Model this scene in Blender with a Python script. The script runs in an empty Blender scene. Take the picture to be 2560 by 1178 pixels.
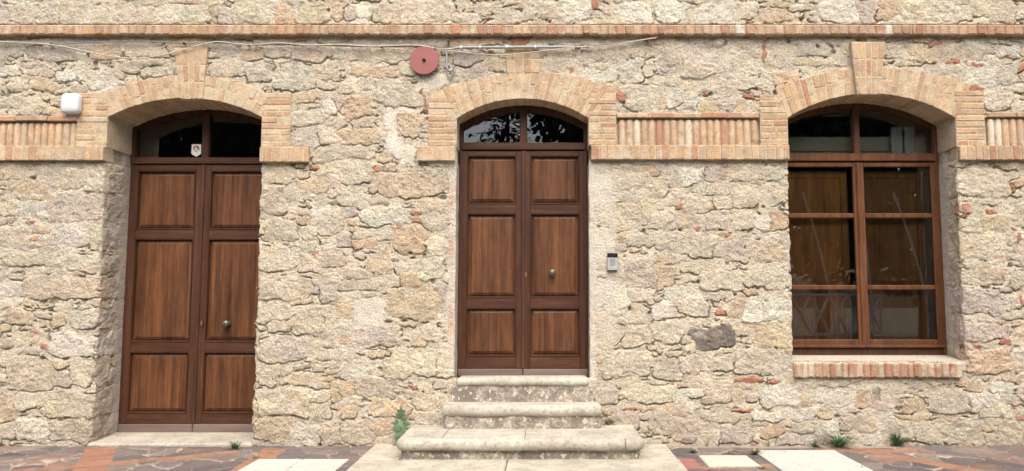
import bpy, math, random
import numpy as np
from mathutils import Vector
C = bpy.context.scene.collection
R = math.radians

# ------------------------------------------------------------------ camera
F, PX, PY = 1850.0, 1360.0, 589.0          # focal length and principal point in photo pixels (2560 wide)
PITCH = math.atan(161 / F); DIST = 7.0
CP, SP = math.cos(PITCH), math.sin(PITCH)
def ray(px, py):
    xc = (px - PX) / F; yc = -(py - PY) / F
    return (xc, CP - yc * SP, SP + yc * CP)
_d = ray(1360, 1117); CAMH = -DIST / _d[1] * _d[2]
def W(px, py, Y=0.0):                       # photo pixel -> (x, z) on the vertical plane y = Y
    d = ray(px, py); t = (Y + DIST) / d[1]
    return d[0] * t, CAMH + d[2] * t
def G(px, py, Z=0.0):                       # photo pixel -> (x, y) on the level z = Z
    d = ray(px, py); t = (Z - CAMH) / d[2]
    return d[0] * t, -DIST + d[1] * t
cd = bpy.data.cameras.new('camera'); cam = bpy.data.objects.new('camera', cd); C.objects.link(cam)
cam.location = (0, -DIST, CAMH); cam.rotation_euler = (R(90) + PITCH, 0, 0)
cd.sensor_width = 36; cd.lens = F / 2560 * 36; cd.shift_x = (1280 - PX) / 2560; cd.clip_end = 500; cd.clip_start = 0.05
bpy.context.scene.camera = cam
# ------------------------------------------------------------------ sky, sun, exposure
SUN_EL, SUN_AZ = R(55), R(172)              # azimuth measured clockwise from +y (the wall faces -y)
wd = bpy.data.worlds.new('World'); bpy.context.scene.world = wd; wd.use_nodes = True
wn = wd.node_tree.nodes; bgn = wn['Background']
sky = wn.new('ShaderNodeTexSky'); sky.sky_type = 'NISHITA'; sky.sun_disc = False
sky.sun_elevation = SUN_EL; sky.sun_rotation = SUN_AZ; sky.air_density = 0.8; sky.dust_density = 6.0; sky.ozone_density = 0.6
wd.node_tree.links.new(sky.outputs[0], bgn.inputs[0]); bgn.inputs[1].default_value = 0.15
sl = bpy.data.lights.new('sun', 'SUN'); sl.energy = 1.25; sl.angle = R(70); sl.color = (1.0, 0.97, 0.91)
so = bpy.data.objects.new('sun', sl); C.objects.link(so)
_s = Vector((math.sin(SUN_AZ) * math.cos(SUN_EL), math.cos(SUN_AZ) * math.cos(SUN_EL), math.sin(SUN_EL)))
so.rotation_euler = _s.to_track_quat('Z', 'Y').to_euler(); so.location = (-4, -12, 14)
vs = bpy.context.scene.view_settings
vs.view_transform = 'Standard'; vs.look = 'None'; vs.gamma = 1.0; vs.exposure = 1.03; vs.use_curve_mapping = False
bpy.context.scene.cycles.max_bounces = 8
bpy.context.scene.cycles.transparent_max_bounces = 12

# ------------------------------------------------------------------ numpy noise
def _lat(seed, n=256):
    return np.random.RandomState(seed).rand(n, n).astype(np.float32) * 2 - 1
def vnoise(x, y, seed):
    L = _lat(seed); xi = np.floor(x).astype(np.int32); yi = np.floor(y).astype(np.int32)
    fx = (x - xi).astype(np.float32); fy = (y - yi).astype(np.float32)
    fx = fx * fx * (3 - 2 * fx); fy = fy * fy * (3 - 2 * fy)
    a = L[yi & 255, xi & 255]; b = L[yi & 255, (xi + 1) & 255]; c = L[(yi + 1) & 255, xi & 255]; d = L[(yi + 1) & 255, (xi + 1) & 255]
    return (a * (1 - fx) + b * fx) * (1 - fy) + (c * (1 - fx) + d * fx) * fy
def fbm(x, y, s, seed, octv=4, gain=0.55):
    r = 0; amp = 1.0; tot = 0
    for k in range(octv):
        r = r + amp * vnoise(x / s * 2 ** k + 17.3 * k, y / s * 2 ** k + 5.1 * k, seed + k); tot += amp; amp *= gain
    return r / tot * 1.6
def sstep(a, b, x):
    t = np.clip((x - a) / (b - a), 0, 1); return t * t * (3 - 2 * t)

# ------------------------------------------------------------------ materials
def newmat(name):
    m = bpy.data.materials.new(name); m.use_nodes = True
    nt = m.node_tree; b = nt.nodes['Principled BSDF']
    return m, nt, b
def node(nt, t, **kw):
    n = nt.nodes.new(t)
    for k, v in kw.items(): setattr(n, k, v)
    return n
def mixc(nt, fac, a, b, mode='MIX'):
    n = nt.nodes.new('ShaderNodeMix'); n.data_type = 'RGBA'; n.blend_type = mode; n.clamp_factor = True
    for sock, v in ((n.inputs[0], fac), (n.inputs[6], a), (n.inputs[7], b)):
        if hasattr(v, 'links'): nt.links.new(v, sock)
        elif isinstance(v, (int, float)): sock.default_value = v
        else: sock.default_value = (*v, 1)
    return n.outputs[2]
def ramp(nt, src, stops):
    n = nt.nodes.new('ShaderNodeValToRGB'); cr = n.color_ramp
    while len(cr.elements) < len(stops): cr.elements.new(0.5)
    for e, (p, c) in zip(cr.elements, stops):
        e.position = p; e.color = (c, c, c, 1) if isinstance(c, (int, float)) else (*c, 1)
    nt.links.new(src, n.inputs[0]); return n.outputs[0]
def noise(nt, vec, scale, detail=3, rough=0.6, w=None):
    n = nt.nodes.new('ShaderNodeTexNoise'); n.inputs['Scale'].default_value = scale
    n.inputs['Detail'].default_value = detail; n.inputs['Roughness'].default_value = rough
    if w is not None: n.noise_dimensions = '4D'; nt.links.new(w, n.inputs['W'])
    nt.links.new(vec, n.inputs['Vector']); return n.outputs[0]
def objcoord(nt): return nt.nodes.new('ShaderNodeTexCoord').outputs['Object']
def bump(nt, b, h, strength, dist):
    n = nt.nodes.new('ShaderNodeBump'); n.inputs['Strength'].default_value = strength; n.inputs['Distance'].default_value = dist
    nt.links.new(h, n.inputs['Height']); nt.links.new(n.outputs[0], b.inputs['Normal'])
def attr(nt, name):
    n = nt.nodes.new('ShaderNodeAttribute'); n.attribute_name = name; return n

def masonry_mat(name, speck, fleck, bumpd, sscale=75.0, lime=False, stain=False, fscale=85):
    m, nt, b = newmat(name); co = objcoord(nt); col = attr(nt, 'col').outputs['Color']; sm = attr(nt, 'smo').outputs['Fac']
    inv = nt.nodes.new('ShaderNodeMath'); inv.operation = 'SUBTRACT'; inv.inputs[0].default_value = 1; nt.links.new(sm, inv.inputs[1])
    n1 = noise(nt, co, sscale, 4, 0.72)
    c1 = mixc(nt, 1.0, col, ramp(nt, n1, [(0.30, 1 - speck), (0.5, 1.0), (0.70, 1 + speck * .55)]), 'MULTIPLY')
    n2 = noise(nt, co, fscale, 2, 0.5)
    f2 = ramp(nt, n2, [(0.60, 0.0), (0.67, 1.0)])
    mm = nt.nodes.new('ShaderNodeMath'); mm.operation = 'MULTIPLY'; nt.links.new(f2, mm.inputs[0]); nt.links.new(inv.outputs[0], mm.inputs[1])
    mk = nt.nodes.new('ShaderNodeMath'); mk.operation = 'MULTIPLY'; mk.inputs[1].default_value = fleck; nt.links.new(mm.outputs[0], mk.inputs[0])
    c2 = mixc(nt, mk.outputs[0], c1, (0.14, 0.115, 0.10))
    n3 = noise(nt, co, 9, 4, 0.6)
    c3 = mixc(nt, 1.0, c2, ramp(nt, n3, [(0.32, (0.88, 0.86, 0.86)), (0.5, (1, 1, 1)), (0.68, (1.09, 1.06, 0.98))]), 'MULTIPLY')
    if stain:
        n6 = noise(nt, co, 3.2, 6, 0.72); c3 = mixc(nt, ramp(nt, n6, [(0.42, 0.0), (0.64, 0.75)]), c3, (0.29, 0.26, 0.21))
        n7 = noise(nt, co, 34, 5, 0.75); c3 = mixc(nt, ramp(nt, n7, [(0.52, 0.0), (0.64, 0.75)]), c3, (0.23, 0.20, 0.155))
    if lime:
        n4 = noise(nt, co, 5.5, 6, 0.7); c3 = mixc(nt, ramp(nt, n4, [(0.52, 0.0), (0.66, 0.65)]), c3, (0.58, 0.51, 0.39))
        n5 = noise(nt, co, 16, 5, 0.7); c3 = mixc(nt, ramp(nt, n5, [(0.55, 0.0), (0.68, 0.65)]), c3, (0.25, 0.185, 0.13))
    nt.links.new(c3, b.inputs['Base Color']); b.inputs['Roughness'].default_value = 0.95
    b.inputs['Specular IOR Level'].default_value = 0.15
    nb = noise(nt, co, 55, 6, 0.75); bump(nt, b, nb, 0.9, bumpd)
    return m
M_wall = masonry_mat('rubble_stone', 0.42, 0.60, 0.03)
M_brick = masonry_mat('old_brick', 0.26, 0.22, 0.016, 60, True)
M_step = masonry_mat('worn_travertine', 0.13, 0.30, 0.008, 40, False, True)
M_pave = masonry_mat('paving', 0.14, 0.10, 0.004)
M_granite = masonry_mat('pale_granite', 0.16, 0.8, 0.006, 75, False, False, 38)

def riser_mat():
    m, nt, b = newmat('lichen_stained_stone'); co = objcoord(nt)
    n = noise(nt, co, 7, 6, 0.7); n2 = noise(nt, co, 42, 4, 0.7); n3 = noise(nt, co, 24, 2, 0.4)
    c = mixc(nt, ramp(nt, n, [(0.42, 0.0), (0.56, 1.0)]), (0.44, 0.40, 0.33), (0.19, 0.165, 0.14))
    c = mixc(nt, ramp(nt, n2, [(0.42, 0.0), (0.62, 0.8)]), c, (0.16, 0.13, 0.105))
    c = mixc(nt, ramp(nt, n3, [(0.60, 0.0), (0.66, 0.85)]), c, (0.56, 0.52, 0.42))
    nt.links.new(c, b.inputs['Base Color']); b.inputs['Roughness'].default_value = 0.95; bump(nt, b, n2, 0.6, 0.008)
    return m
M_riser = riser_mat()

def wood_mat(name, dark, light, axis, rough=0.5, grey=0.0, spec=0.22):
    m, nt, b = newmat(name); co = objcoord(nt)
    mp = node(nt, 'ShaderNodeMapping'); nt.links.new(co, mp.inputs[0])
    mp.inputs['Scale'].default_value = (1, 1, 0.035) if axis == 'z' else (0.035, 1, 1)
    oi = node(nt, 'ShaderNodeObjectInfo'); ml = node(nt, 'ShaderNodeMath', operation='MULTIPLY'); ml.inputs[1].default_value = 37.0
    nt.links.new(oi.outputs['Random'], ml.inputs[0]); w = ml.outputs[0]
    n1 = noise(nt, mp.outputs[0], 17, 7, 0.78, w); n2 = noise(nt, mp.outputs[0], 150, 3, 0.6, w); mp2 = node(nt, 'ShaderNodeMapping'); nt.links.new(co, mp2.inputs[0]); mp2.inputs['Scale'].default_value = (1, 1, 0.35) if axis == 'z' else (0.35, 1, 1); n3 = noise(nt, mp2.outputs[0], 7, 5, 0.7, w)
    c = mixc(nt, ramp(nt, n1, [(0.33, 0.0), (0.66, 1.0)]), dark, light)
    c = mixc(nt, 1.0, c, ramp(nt, n2, [(0.3, 0.80), (0.5, 1.0), (0.72, 1.18)]), 'MULTIPLY')
    c = mixc(nt, 1.0, c, ramp(nt, n3, [(0.3, 0.66), (0.5, 1.0), (0.72, 1.3)]), 'MULTIPLY')
    if grey > 0:
        c = mixc(nt, ramp(nt, n1, [(0.35, grey * .5), (0.65, grey)]), c, (0.26, 0.225, 0.20))
    nt.links.new(c, b.inputs['Base Color']); b.inputs['Roughness'].default_value = rough; b.inputs['Specular IOR Level'].default_value = spec
    bump(nt, b, n2, 0.25, 0.002)
    return m
WD, WL = (0.034, 0.015, 0.009), (0.092, 0.039, 0.021)
M_stile = wood_mat('dark_stained_wood', WD, WL, 'z')
M_rail = wood_mat('dark_stained_wood_rail', WD, (0.100, 0.043, 0.024), 'x')
M_panel = wood_mat('varnished_panel_wood', (0.034, 0.0145, 0.008), (0.168, 0.071, 0.031), 'z', 0.42)
M_kick = wood_mat('weathered_board', (0.075, 0.044, 0.032), (0.13, 0.085, 0.065), 'x', 0.7, 0.40)
M_frame2 = wood_mat('orange_brown_wood', (0.055, 0.023, 0.011), (0.150, 0.060, 0.026), 'z', 0.42)
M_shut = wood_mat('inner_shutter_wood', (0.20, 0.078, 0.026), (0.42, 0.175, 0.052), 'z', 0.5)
M_shut2 = wood_mat('darker_inner_shutter_wood', (0.13, 0.058, 0.024), (0.26, 0.115, 0.044), 'z', 0.5)  # darker brown version of the shutter wood, for the right side

def plain(name, col, rough=0.6, metal=0.0, var=0.12, scale=30, bumpd=0.0):
    m, nt, b = newmat(name); co = objcoord(nt); n = noise(nt, co, scale, 4, 0.6)
    c = mixc(nt, 1.0, col, ramp(nt, n, [(0.3, 1 - var), (0.5, 1.0), (0.7, 1 + var)]), 'MULTIPLY')
    nt.links.new(c, b.inputs['Base Color']); b.inputs['Roughness'].default_value = rough; b.inputs['Metallic'].default_value = metal
    if bumpd: bump(nt, b, n, 0.5, bumpd)
    return m
M_red = plain('dull_red_paint', (0.245, 0.075, 0.068), 0.55, 0, 0.10, 9)
M_rust = plain('rusty_iron', (0.08, 0.035, 0.02), 0.8, 0.2, 0.3)
M_white = plain('white_plastic', (0.58, 0.61, 0.63), 0.35, 0, 0.03)
M_greyp = plain('grey_plastic', (0.33, 0.34, 0.36), 0.5, 0, 0.05)
M_greyd = plain('grey_pvc', (0.27, 0.275, 0.28), 0.5, 0, 0.08)
M_black = plain('black_plastic', (0.012, 0.012, 0.013), 0.25, 0, 0.05)
M_cablew = plain('cream_cable', (0.43, 0.395, 0.315), 0.6, 0, 0.1)
M_cableg = plain('grey_cable', (0.20, 0.19, 0.18), 0.6, 0, 0.1)
M_bronze = plain('aged_bronze', (0.13, 0.12, 0.095), 0.42, 0.75, 0.25, 60)
M_brass = plain('worn_brass', (0.30, 0.19, 0.09), 0.45, 0.7, 0.25, 60)
M_steel = plain('brushed_steel', (0.45, 0.46, 0.48), 0.42, 0.6, 0.06)
M_dark = plain('dark_lens', (0.02, 0.02, 0.025), 0.1)
M_marble = masonry_mat('white_marble', 0.07, 0.10, 0.003, 30, False, False)
M_render = plain('pale_render', (0.58, 0.53, 0.44), 0.9, 0, 0.08, 20, 0.004)
M_sillst = plain('pale_sill_stone', (0.38, 0.345, 0.28), 0.9, 0, 0.18, 22, 0.004)
M_inter = plain('grey_inner_plaster', (0.22, 0.20, 0.18), 0.9, 0, 0.1)
M_curtain = plain('pale_curtain', (0.36, 0.35, 0.35), 0.9, 0, 0.06)
M_blind = plain('beige_blind', (0.26, 0.235, 0.19), 0.9, 0, 0.06)
M_sticker = plain('white_sticker', (0.80, 0.80, 0.79), 0.5, 0, 0.02)
M_stred = plain('sticker_red', (0.50, 0.13, 0.09), 0.5, 0, 0.05)
M_stbrn = plain('sticker_brown', (0.22, 0.11, 0.06), 0.5, 0, 0.05)
M_stpink = plain('sticker_pale_pink', (0.72, 0.55, 0.50), 0.5, 0, 0.05)
M_stgrey = plain('sticker_grey', (0.22, 0.20, 0.22), 0.5, 0, 0.05)
M_jointm = plain('dirty_joint', (0.15, 0.13, 0.10), 0.95, 0, 0.2)
M_stem = plain('green_stem', (0.13, 0.17, 0.07), 0.7, 0, 0.2)
M_leafg = plain('grey_green_leaf', (0.15, 0.235, 0.13), 0.6, 0, 0.3, 20)
M_figl = plain('fig_leaf', (0.085, 0.15, 0.075), 0.6, 0, 0.3, 20)
M_leafy = plain('dark_green_blade', (0.085, 0.17, 0.07), 0.6, 0, 0.3, 20)
M_leafd = plain('dry_grass_blade', (0.25, 0.25, 0.11), 0.7, 0, 0.3, 20)
M_yellow = plain('yellow_petal', (0.75, 0.55, 0.04), 0.6, 0, 0.05)
M_bark = plain('bark', (0.09, 0.065, 0.045), 0.9, 0, 0.3, 12, 0.02)
M_needle = plain('conifer_needles', (0.030, 0.055, 0.032), 0.7, 0, 0.5, 3)
M_foliage = plain('tree_leaves', (0.045, 0.075, 0.025), 0.7, 0, 0.5, 3)
M_roof = plain('roof_slab', (0.35, 0.22, 0.16), 0.9)
M_whitem = plain('white_painted_metal', (0.72, 0.72, 0.72), 0.4)
def earth_mat():
    m, nt, b = newmat('gravel_and_grass'); co = objcoord(nt)
    n = noise(nt, co, 0.8, 5, 0.6); n2 = noise(nt, co, 25, 4, 0.7)
    c = mixc(nt, ramp(nt, n, [(0.42, 0.0), (0.58, 1.0)]), (0.12, 0.11, 0.09), (0.05, 0.07, 0.025))
    c = mixc(nt, 1.0, c, ramp(nt, n2, [(0.3, 0.7), (0.7, 1.25)]), 'MULTIPLY')
    nt.links.new(c, b.inputs['Base Color']); b.inputs['Roughness'].default_value = 0.95; bump(nt, b, n2, 0.6, 0.02)
    return m
M_earth = earth_mat()
def glass_mat():
    m = bpy.data.materials.new('window_glass'); m.use_nodes = True; nt = m.node_tree; nt.nodes.clear()
    out = node(nt, 'ShaderNodeOutputMaterial'); mx = node(nt, 'ShaderNodeMixShader'); tr = node(nt, 'ShaderNodeBsdfTransparent'); gl = node(nt, 'ShaderNodeBsdfGlossy')
    fr = node(nt, 'ShaderNodeFresnel'); fr.inputs['IOR'].default_value = 1.62
    co = objcoord(nt); n = noise(nt, co, 2.2, 2, 0.5); bp = node(nt, 'ShaderNodeBump'); bp.inputs['Strength'].default_value = 0.018; bp.inputs['Distance'].default_value = 0.004
    nt.links.new(n, bp.inputs['Height']); nt.links.new(bp.outputs[0], gl.inputs['Normal'])
    tr.inputs[0].default_value = (0.86, 0.88, 0.86, 1); gl.inputs['Roughness'].default_value = 0.0; gl.inputs['Color'].default_value = (0.95, 0.97, 1, 1)
    nt.links.new(fr.outputs[0], mx.inputs[0]); nt.links.new(tr.outputs[0], mx.inputs[1]); nt.links.new(gl.outputs[0], mx.inputs[2]); nt.links.new(mx.outputs[0], out.inputs[0])
    return m
M_glass = glass_mat()

# ------------------------------------------------------------------ objects and labels
WLOC = {}
def tag(o, label=None, cat=None, group=None, kind=None):
    for k, v in (('label', label), ('category', cat), ('group', group), ('kind', kind)):
        if v: o[k] = v
    return o
def thing(name, loc, label, cat, group=None):
    o = bpy.data.objects.new(name, None); C.objects.link(o); o.location = loc; o.empty_display_size = 0.2
    WLOC[o.name] = Vector(loc); return tag(o, label, cat, group)
def link_mesh(name, me, mat, parent=None, origin=(0, 0, 0)):
    o = bpy.data.objects.new(name, me); C.objects.link(o); me.materials.append(mat)
    if parent is not None:
        o.parent = parent; WLOC[o.name] = WLOC[parent.name]
    else:
        o.location = origin; WLOC[o.name] = Vector(origin)
    return o

class MB:
    def __init__(s): s.v = []; s.f = []; s.c = []; s.sm = []
    def add(s, vs_, fs_, col=(1, 1, 1), smooth=False):
        b = len(s.v); s.v += [tuple(p) for p in vs_]
        for f in fs_: s.f.append([b + i for i in f]); s.sm.append(smooth)
        s.c += [col] * len(vs_)
    def hexa(s, P, c=0.004, col=(1, 1, 1)):
        # P[i][j][k]: corner with i along u, j along v, k along w (0/1); chamfered block
        P = [[[Vector(P[i][j][k]) for k in (0, 1)] for j in (0, 1)] for i in (0, 1)]
        du = max((P[1][0][0] - P[0][0][0]).length, 1e-6); dv = max((P[0][1][0] - P[0][0][0]).length, 1e-6); dw = max((P[0][0][1] - P[0][0][0]).length, 1e-6)
        cu, cv, cw = min(c / du, .35), min(c / dv, .35), min(c / dw, .35)
        def pt(u, v, w):
            r = Vector((0, 0, 0))
            for i in (0, 1):
                for j in (0, 1):
                    for k in (0, 1):
                        r += P[i][j][k] * ((u if i else 1 - u) * (v if j else 1 - v) * (w if k else 1 - w))
            return r
        vs_ = []; idx = {}
        for i in (0, 1):
            for j in (0, 1):
                for k in (0, 1):
                    e = (i, j, k); full = (float(i), float(j), float(k)); ins = (cu if not i else 1 - cu, cv if not j else 1 - cv, cw if not k else 1 - cw)
                    for a in range(3):
                        uvw = [full[q] if q == a else ins[q] for q in range(3)]
                        idx[(e, a)] = len(vs_); vs_.append(pt(*uvw))
        fs_ = []
        for a in range(3):
            b_, c_ = (a + 1) % 3, (a + 2) % 3
            for s0 in (0, 1):
                q = []
                for (p1, p2) in ((0, 0), (1, 0), (1, 1), (0, 1)):
                    e = [0, 0, 0]; e[a] = s0; e[b_] = p1; e[c_] = p2; q.append(idx[(tuple(e), a)])
                fs_.append(q if s0 else q[::-1])
            for p1 in (0, 1):
                for p2 in (0, 1):
                    e0 = [0, 0, 0]; e0[b_] = p1; e0[c_] = p2; e1 = list(e0); e1[a] = 1; e0, e1 = tuple(e0), tuple(e1)
                    q = [idx[(e0, b_)], idx[(e1, b_)], idx[(e1, c_)], idx[(e0, c_)]]
                    fs_.append(q if (p1 == p2) else q[::-1])
        for i in (0, 1):
            for j in (0, 1):
                for k in (0, 1):
                    q = [idx[((i, j, k), 0)], idx[((i, j, k), 1)], idx[((i, j, k), 2)]]
                    fs_.append(q if (i + j + k) % 2 == 1 else q[::-1])
        s.add(vs_, fs_, col)
    def box(s, x0, x1, y0, y1, z0, z1, c=0.003, col=(1, 1, 1)):
        s.hexa([[[(x, y, z) for z in (z0, z1)] for y in (y0, y1)] for x in (x0, x1)], c, col)
    def quad2d(s, q, y0, y1, c=0.004, col=(1, 1, 1), col_j=None):
        # q: bl, br, tr, tl in (x, z); front y0, back y1
        (bl, br, tr, tl) = q
        P = [[[None, None], [None, None]], [[None, None], [None, None]]]
        for j, y in enumerate((y0, y1)):
            P[0][j][0] = (bl[0], y, bl[1]); P[1][j][0] = (br[0], y, br[1]); P[1][j][1] = (tr[0], y, tr[1]); P[0][j][1] = (tl[0], y, tl[1])
        s.hexa(P, c, col)
    def ngon_prism(s, pts, y0, y1, col=(1, 1, 1)):   # pts in (x,z)
        n = len(pts); vs_ = [(p[0], y0, p[1]) for p in pts] + [(p[0], y1, p[1]) for p in pts]
        fs_ = [list(range(n)), list(range(2 * n - 1, n - 1, -1))] + [[i, i + n, (i + 1) % n + n, (i + 1) % n] for i in range(n)]
        s.add(vs_, fs_, col)
    def strip_loft(s, rings, col=(1, 1, 1), smooth=True, closed=True, caps=True):
        n = len(rings[0]); vs_ = [p for r in rings for p in r]; fs_ = []
        m = n if closed else n - 1
        for a in range(len(rings) - 1):
            for i in range(m):
                fs_.append([a * n + i, a * n + (i + 1) % n, (a + 1) * n + (i + 1) % n, (a + 1) * n + i])
        s.add(vs_, fs_, col, smooth)
        if caps and closed:
            s.add(rings[0], [list(range(n - 1, -1, -1))], col); s.add(rings[-1], [list(range(n))], col)
    def tube(s, pts, r, col=(1, 1, 1), n=7, taper=None):
        pts = [Vector(p) for p in pts]; rings = []
        for i, p in enumerate(pts):
            t = (pts[min(i + 1, len(pts) - 1)] - pts[max(i - 1, 0)]).normalized()
            a = t.orthogonal() if abs(t.z) > .95 else t.cross(Vector((0, 0, 1))); a.normalize(); b = t.cross(a)
            rr = r if taper is None else r * (1 + (taper - 1) * i / (len(pts) - 1))
            rings.append([p + (a * math.cos(2 * math.pi * k / n) + b * math.sin(2 * math.pi * k / n)) * rr for k in range(n)])
        s.strip_loft(rings, col)
    def lathe_y(s, cx, cz, prof, n=40, col=(1, 1, 1), cap=True):   # prof: (radius, y) from outside to centre, axis along y
        rings = [[(cx + r * math.cos(2 * math.pi * k / n), y, cz + r * math.sin(2 * math.pi * k / n)) for k in range(n)] for r, y in prof]
        s.strip_loft(rings, col, True, True, cap)
    def build(s, name, mat, parent=None, origin=(0, 0, 0), smo=0.3):
        off = WLOC[parent.name] if parent is not None else Vector(origin)
        me = bpy.data.meshes.new(name); me.from_pydata([Vector(p) - off for p in s.v], [], s.f)
        me.polygons.foreach_set('use_smooth', s.sm)
        ca = me.color_attributes.new('col', 'FLOAT_COLOR', 'POINT'); arr = np.ones((len(s.v), 4), np.float32); arr[:, :3] = np.array(s.c, np.float32)
        ca.data.foreach_set('color', arr.ravel())
        a2 = me.attributes.new('smo', 'FLOAT', 'POINT'); a2.data.foreach_set('value', np.full(len(s.v), smo, np.float32))
        me.update(); return link_mesh(name, me, mat, parent, origin)

def grid_mesh(name, blocks, mat, parent=None, origin=(0, 0, 0)):
    """blocks: list of (verts (n,3), quads (m,4), col (n,3), smo (n,))"""
    off = WLOC[parent.name] if parent is not None else Vector(origin)
    V = []; Q = []; K = []; S = []; b = 0
    for v, q, k, s in blocks: V.append(v); Q.append(q + b); K.append(k); S.append(s); b += len(v)
    V = np.concatenate(V).astype(np.float32); Q = np.concatenate(Q).astype(np.int32); K = np.concatenate(K); S = np.concatenate(S)
    used = np.zeros(len(V), bool); used[Q.ravel()] = True; remap = np.cumsum(used) - 1
    V = V[used] - np.array(off, np.float32); K = K[used]; S = S[used]; Q = remap[Q].astype(np.int32)
    me = bpy.data.meshes.new(name); me.vertices.add(len(V)); me.vertices.foreach_set('co', V.ravel())
    me.loops.add(Q.size); me.loops.foreach_set('vertex_index', Q.ravel())
    me.polygons.add(len(Q)); me.polygons.foreach_set('loop_start', np.arange(0, Q.size, 4, dtype=np.int32))
    me.polygons.foreach_set('use_smooth', np.ones(len(Q), bool))
    ca = me.color_attributes.new('col', 'FLOAT_COLOR', 'POINT'); arr = np.ones((len(V), 4), np.float32); arr[:, :3] = K
    ca.data.foreach_set('color', arr.ravel())
    a2 = me.attributes.new('smo', 'FLOAT', 'POINT'); a2.data.foreach_set('value', S.astype(np.float32))
    me.update(calc_edges=True); me.validate()
    return link_mesh(name, me, mat, parent, origin)

# ------------------------------------------------------------------ openings
class Op: pass
def mkop(xl, xr, zb, zs, zc, d, ends, crown, zband):
    o = Op(); o.xl, o.xr, o.zb, o.zs, o.zc, o.d, o.zband = xl, xr, zb, zs, zc, d, zband
    o.mx = (xl + xr) / 2; hw = (xr - xl) / 2; rise = zc - zs
    o.r = (hw * hw + rise * rise) / (2 * rise); o.cz = zc - o.r
    (e0, e1) = W(*ends[0]), W(*ends[1]); ec = W(*crown)
    o.e0, o.e1, o.ec = e0, e1, ec
    return o
O_L = mkop(-4.187, -2.705, 0.0, 3.100, 3.288, 0.40, ((242, 246), (692, 246)), (470, 190), W(265, 405)[1])
O_C = mkop(-0.838, 0.430, 0.633, 3.085, 3.282, 0.21, ((1108, 226), (1522, 216)), (1307, 184), W(1140, 404)[1])
O_R = mkop(2.335, 3.948, 0.790, 3.092, 3.330, 0.31, ((1936, 222), (2424, 214)), (2170, 172), W(1970, 402)[1])
OPS = [O_L, O_C, O_R]
def circ3(a, b, c):
    ax, ay = a; bx, by = b; cx, cy = c; d = 2 * (ax * (by - cy) + bx * (cy - ay) + cx * (ay - by))
    ux = ((ax * ax + ay * ay) * (by - cy) + (bx * bx + by * by) * (cy - ay) + (cx * cx + cy * cy) * (ay - by)) / d
    uy = ((ax * ax + ay * ay) * (cx - bx) + (bx * bx + by * by) * (ax - cx) + (cx * cx + cy * cy) * (bx - ax)) / d
    return ux, uy, math.hypot(ax - ux, ay - uy)

# ------------------------------------------------------------------ the stones, traced where they stand in the wall
COL = dict(c=(.60, .545, .42), w=(.645, .61, .515), b=(.545, .48, .37), o=(.56, .455, .315), p=(.515, .45, .385), g=(.535, .49, .405),
           r=(.44, .20, .125), t=(.56, .42, .285), d=(.30, .25, .215), m=(.67, .63, .53), x=(.20, .17, .15))
ST = []
def stones(ox, oy, txt, sc=860 / 2412):
    for it in txt.split(';'):
        it = it.strip()
        if not it: continue
        q = it.split(','); X, Y, hw, hh = [float(v) for v in q[:4]]; code = q[4].strip(); rot = float(q[5]) if len(q) > 5 else None
        x, z = W(ox + X * sc, oy + Y * sc); x2, _ = W(ox + (X + hw) * sc, oy + Y * sc); _, z2 = W(ox + X * sc, oy + (Y - hh) * sc)
        ST.append((x, z, x2 - x, z2 - z, code, rot))
stones(0, 0, '''30,140,40,50,p;165,105,100,62,c;350,90,90,85,g;500,90,100,80,b;730,110,75,58,c;950,95,130,78,b;1175,112,88,56,c;1380,105,105,62,g;1505,100,22,75,t;1590,110,60,60,g;1760,90,110,85,c;1995,105,68,75,t;2190,95,110,75,b;2370,80,60,80,o
;490,285,260,28,p;80,360,80,45,g;370,375,190,52,p;755,365,85,52,t;930,370,70,40,b;1100,365,100,45,b;1550,360,100,45,p;1750,385,80,40,o;1920,365,80,45,p;2180,380,130,52,p;2370,365,60,50,g
;85,510,90,45,w;305,510,80,40,c;470,535,85,38,w,8;590,540,36,42,w;705,560,110,72,w;145,590,85,60,c;300,590,85,58,o;930,480,90,45,b;1080,510,80,40,b;70,720,70,40,c;220,750,95,68,c;340,785,40,30,c
;1590,490,120,52,b;1810,510,90,68,g;2070,540,140,92,g;2330,540,70,45,b;2300,590,90,40,b;2140,680,75,48,o;2300,760,50,52,w;2385,720,45,60,b;2140,970,80,70,g;2300,950,80,60,c;2385,850,50,50,c;2290,1080,100,60,b''')
stones(850, 0, '''50,90,60,65,p;160,70,55,52,m;300,90,70,60,b;580,90,195,78,c;835,45,34,38,c;905,65,28,28,c;900,120,110,30,g;1030,70,70,50,b;1250,120,110,40,g;1480,70,90,62,c;1660,85,98,68,w;1800,40,30,35,r;1860,70,50,40,b;1800,110,50,35,g;2070,90,115,62,w;2320,80,115,72,w
;620,295,150,38,p;250,290,150,25,p;950,300,170,38,t;1260,285,80,30,r;1540,280,150,32,b;150,370,80,55,b;320,390,100,55,b;440,390,30,45,p;170,505,65,32,t;310,515,80,38,t;500,480,90,55,c;650,580,110,52,m;400,660,160,92,c;90,620,90,52,c
;110,760,110,78,t;480,880,112,92,o;350,830,26,80,m;450,785,110,20,m;400,1020,66,80,m;480,1100,55,65,m;150,960,150,58,o;100,1060,150,55,c;180,860,90,45,b;590,690,13,92,r;900,410,115,45,p;970,510,100,55,p,12;1110,470,50,40,o
;1510,370,120,40,b;1500,460,80,40,b;1620,495,22,18,r;1790,525,130,52,w;2040,500,92,92,w;2170,480,45,65,c;2330,440,100,85,p;2300,570,100,50,c;1900,380,140,48,b;2200,370,75,45,b;2120,690,130,78,c;2360,690,75,72,w;2250,720,36,48,o;1965,680,36,40,r;1830,480,45,30,c;1900,600,50,30,o''')
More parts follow.
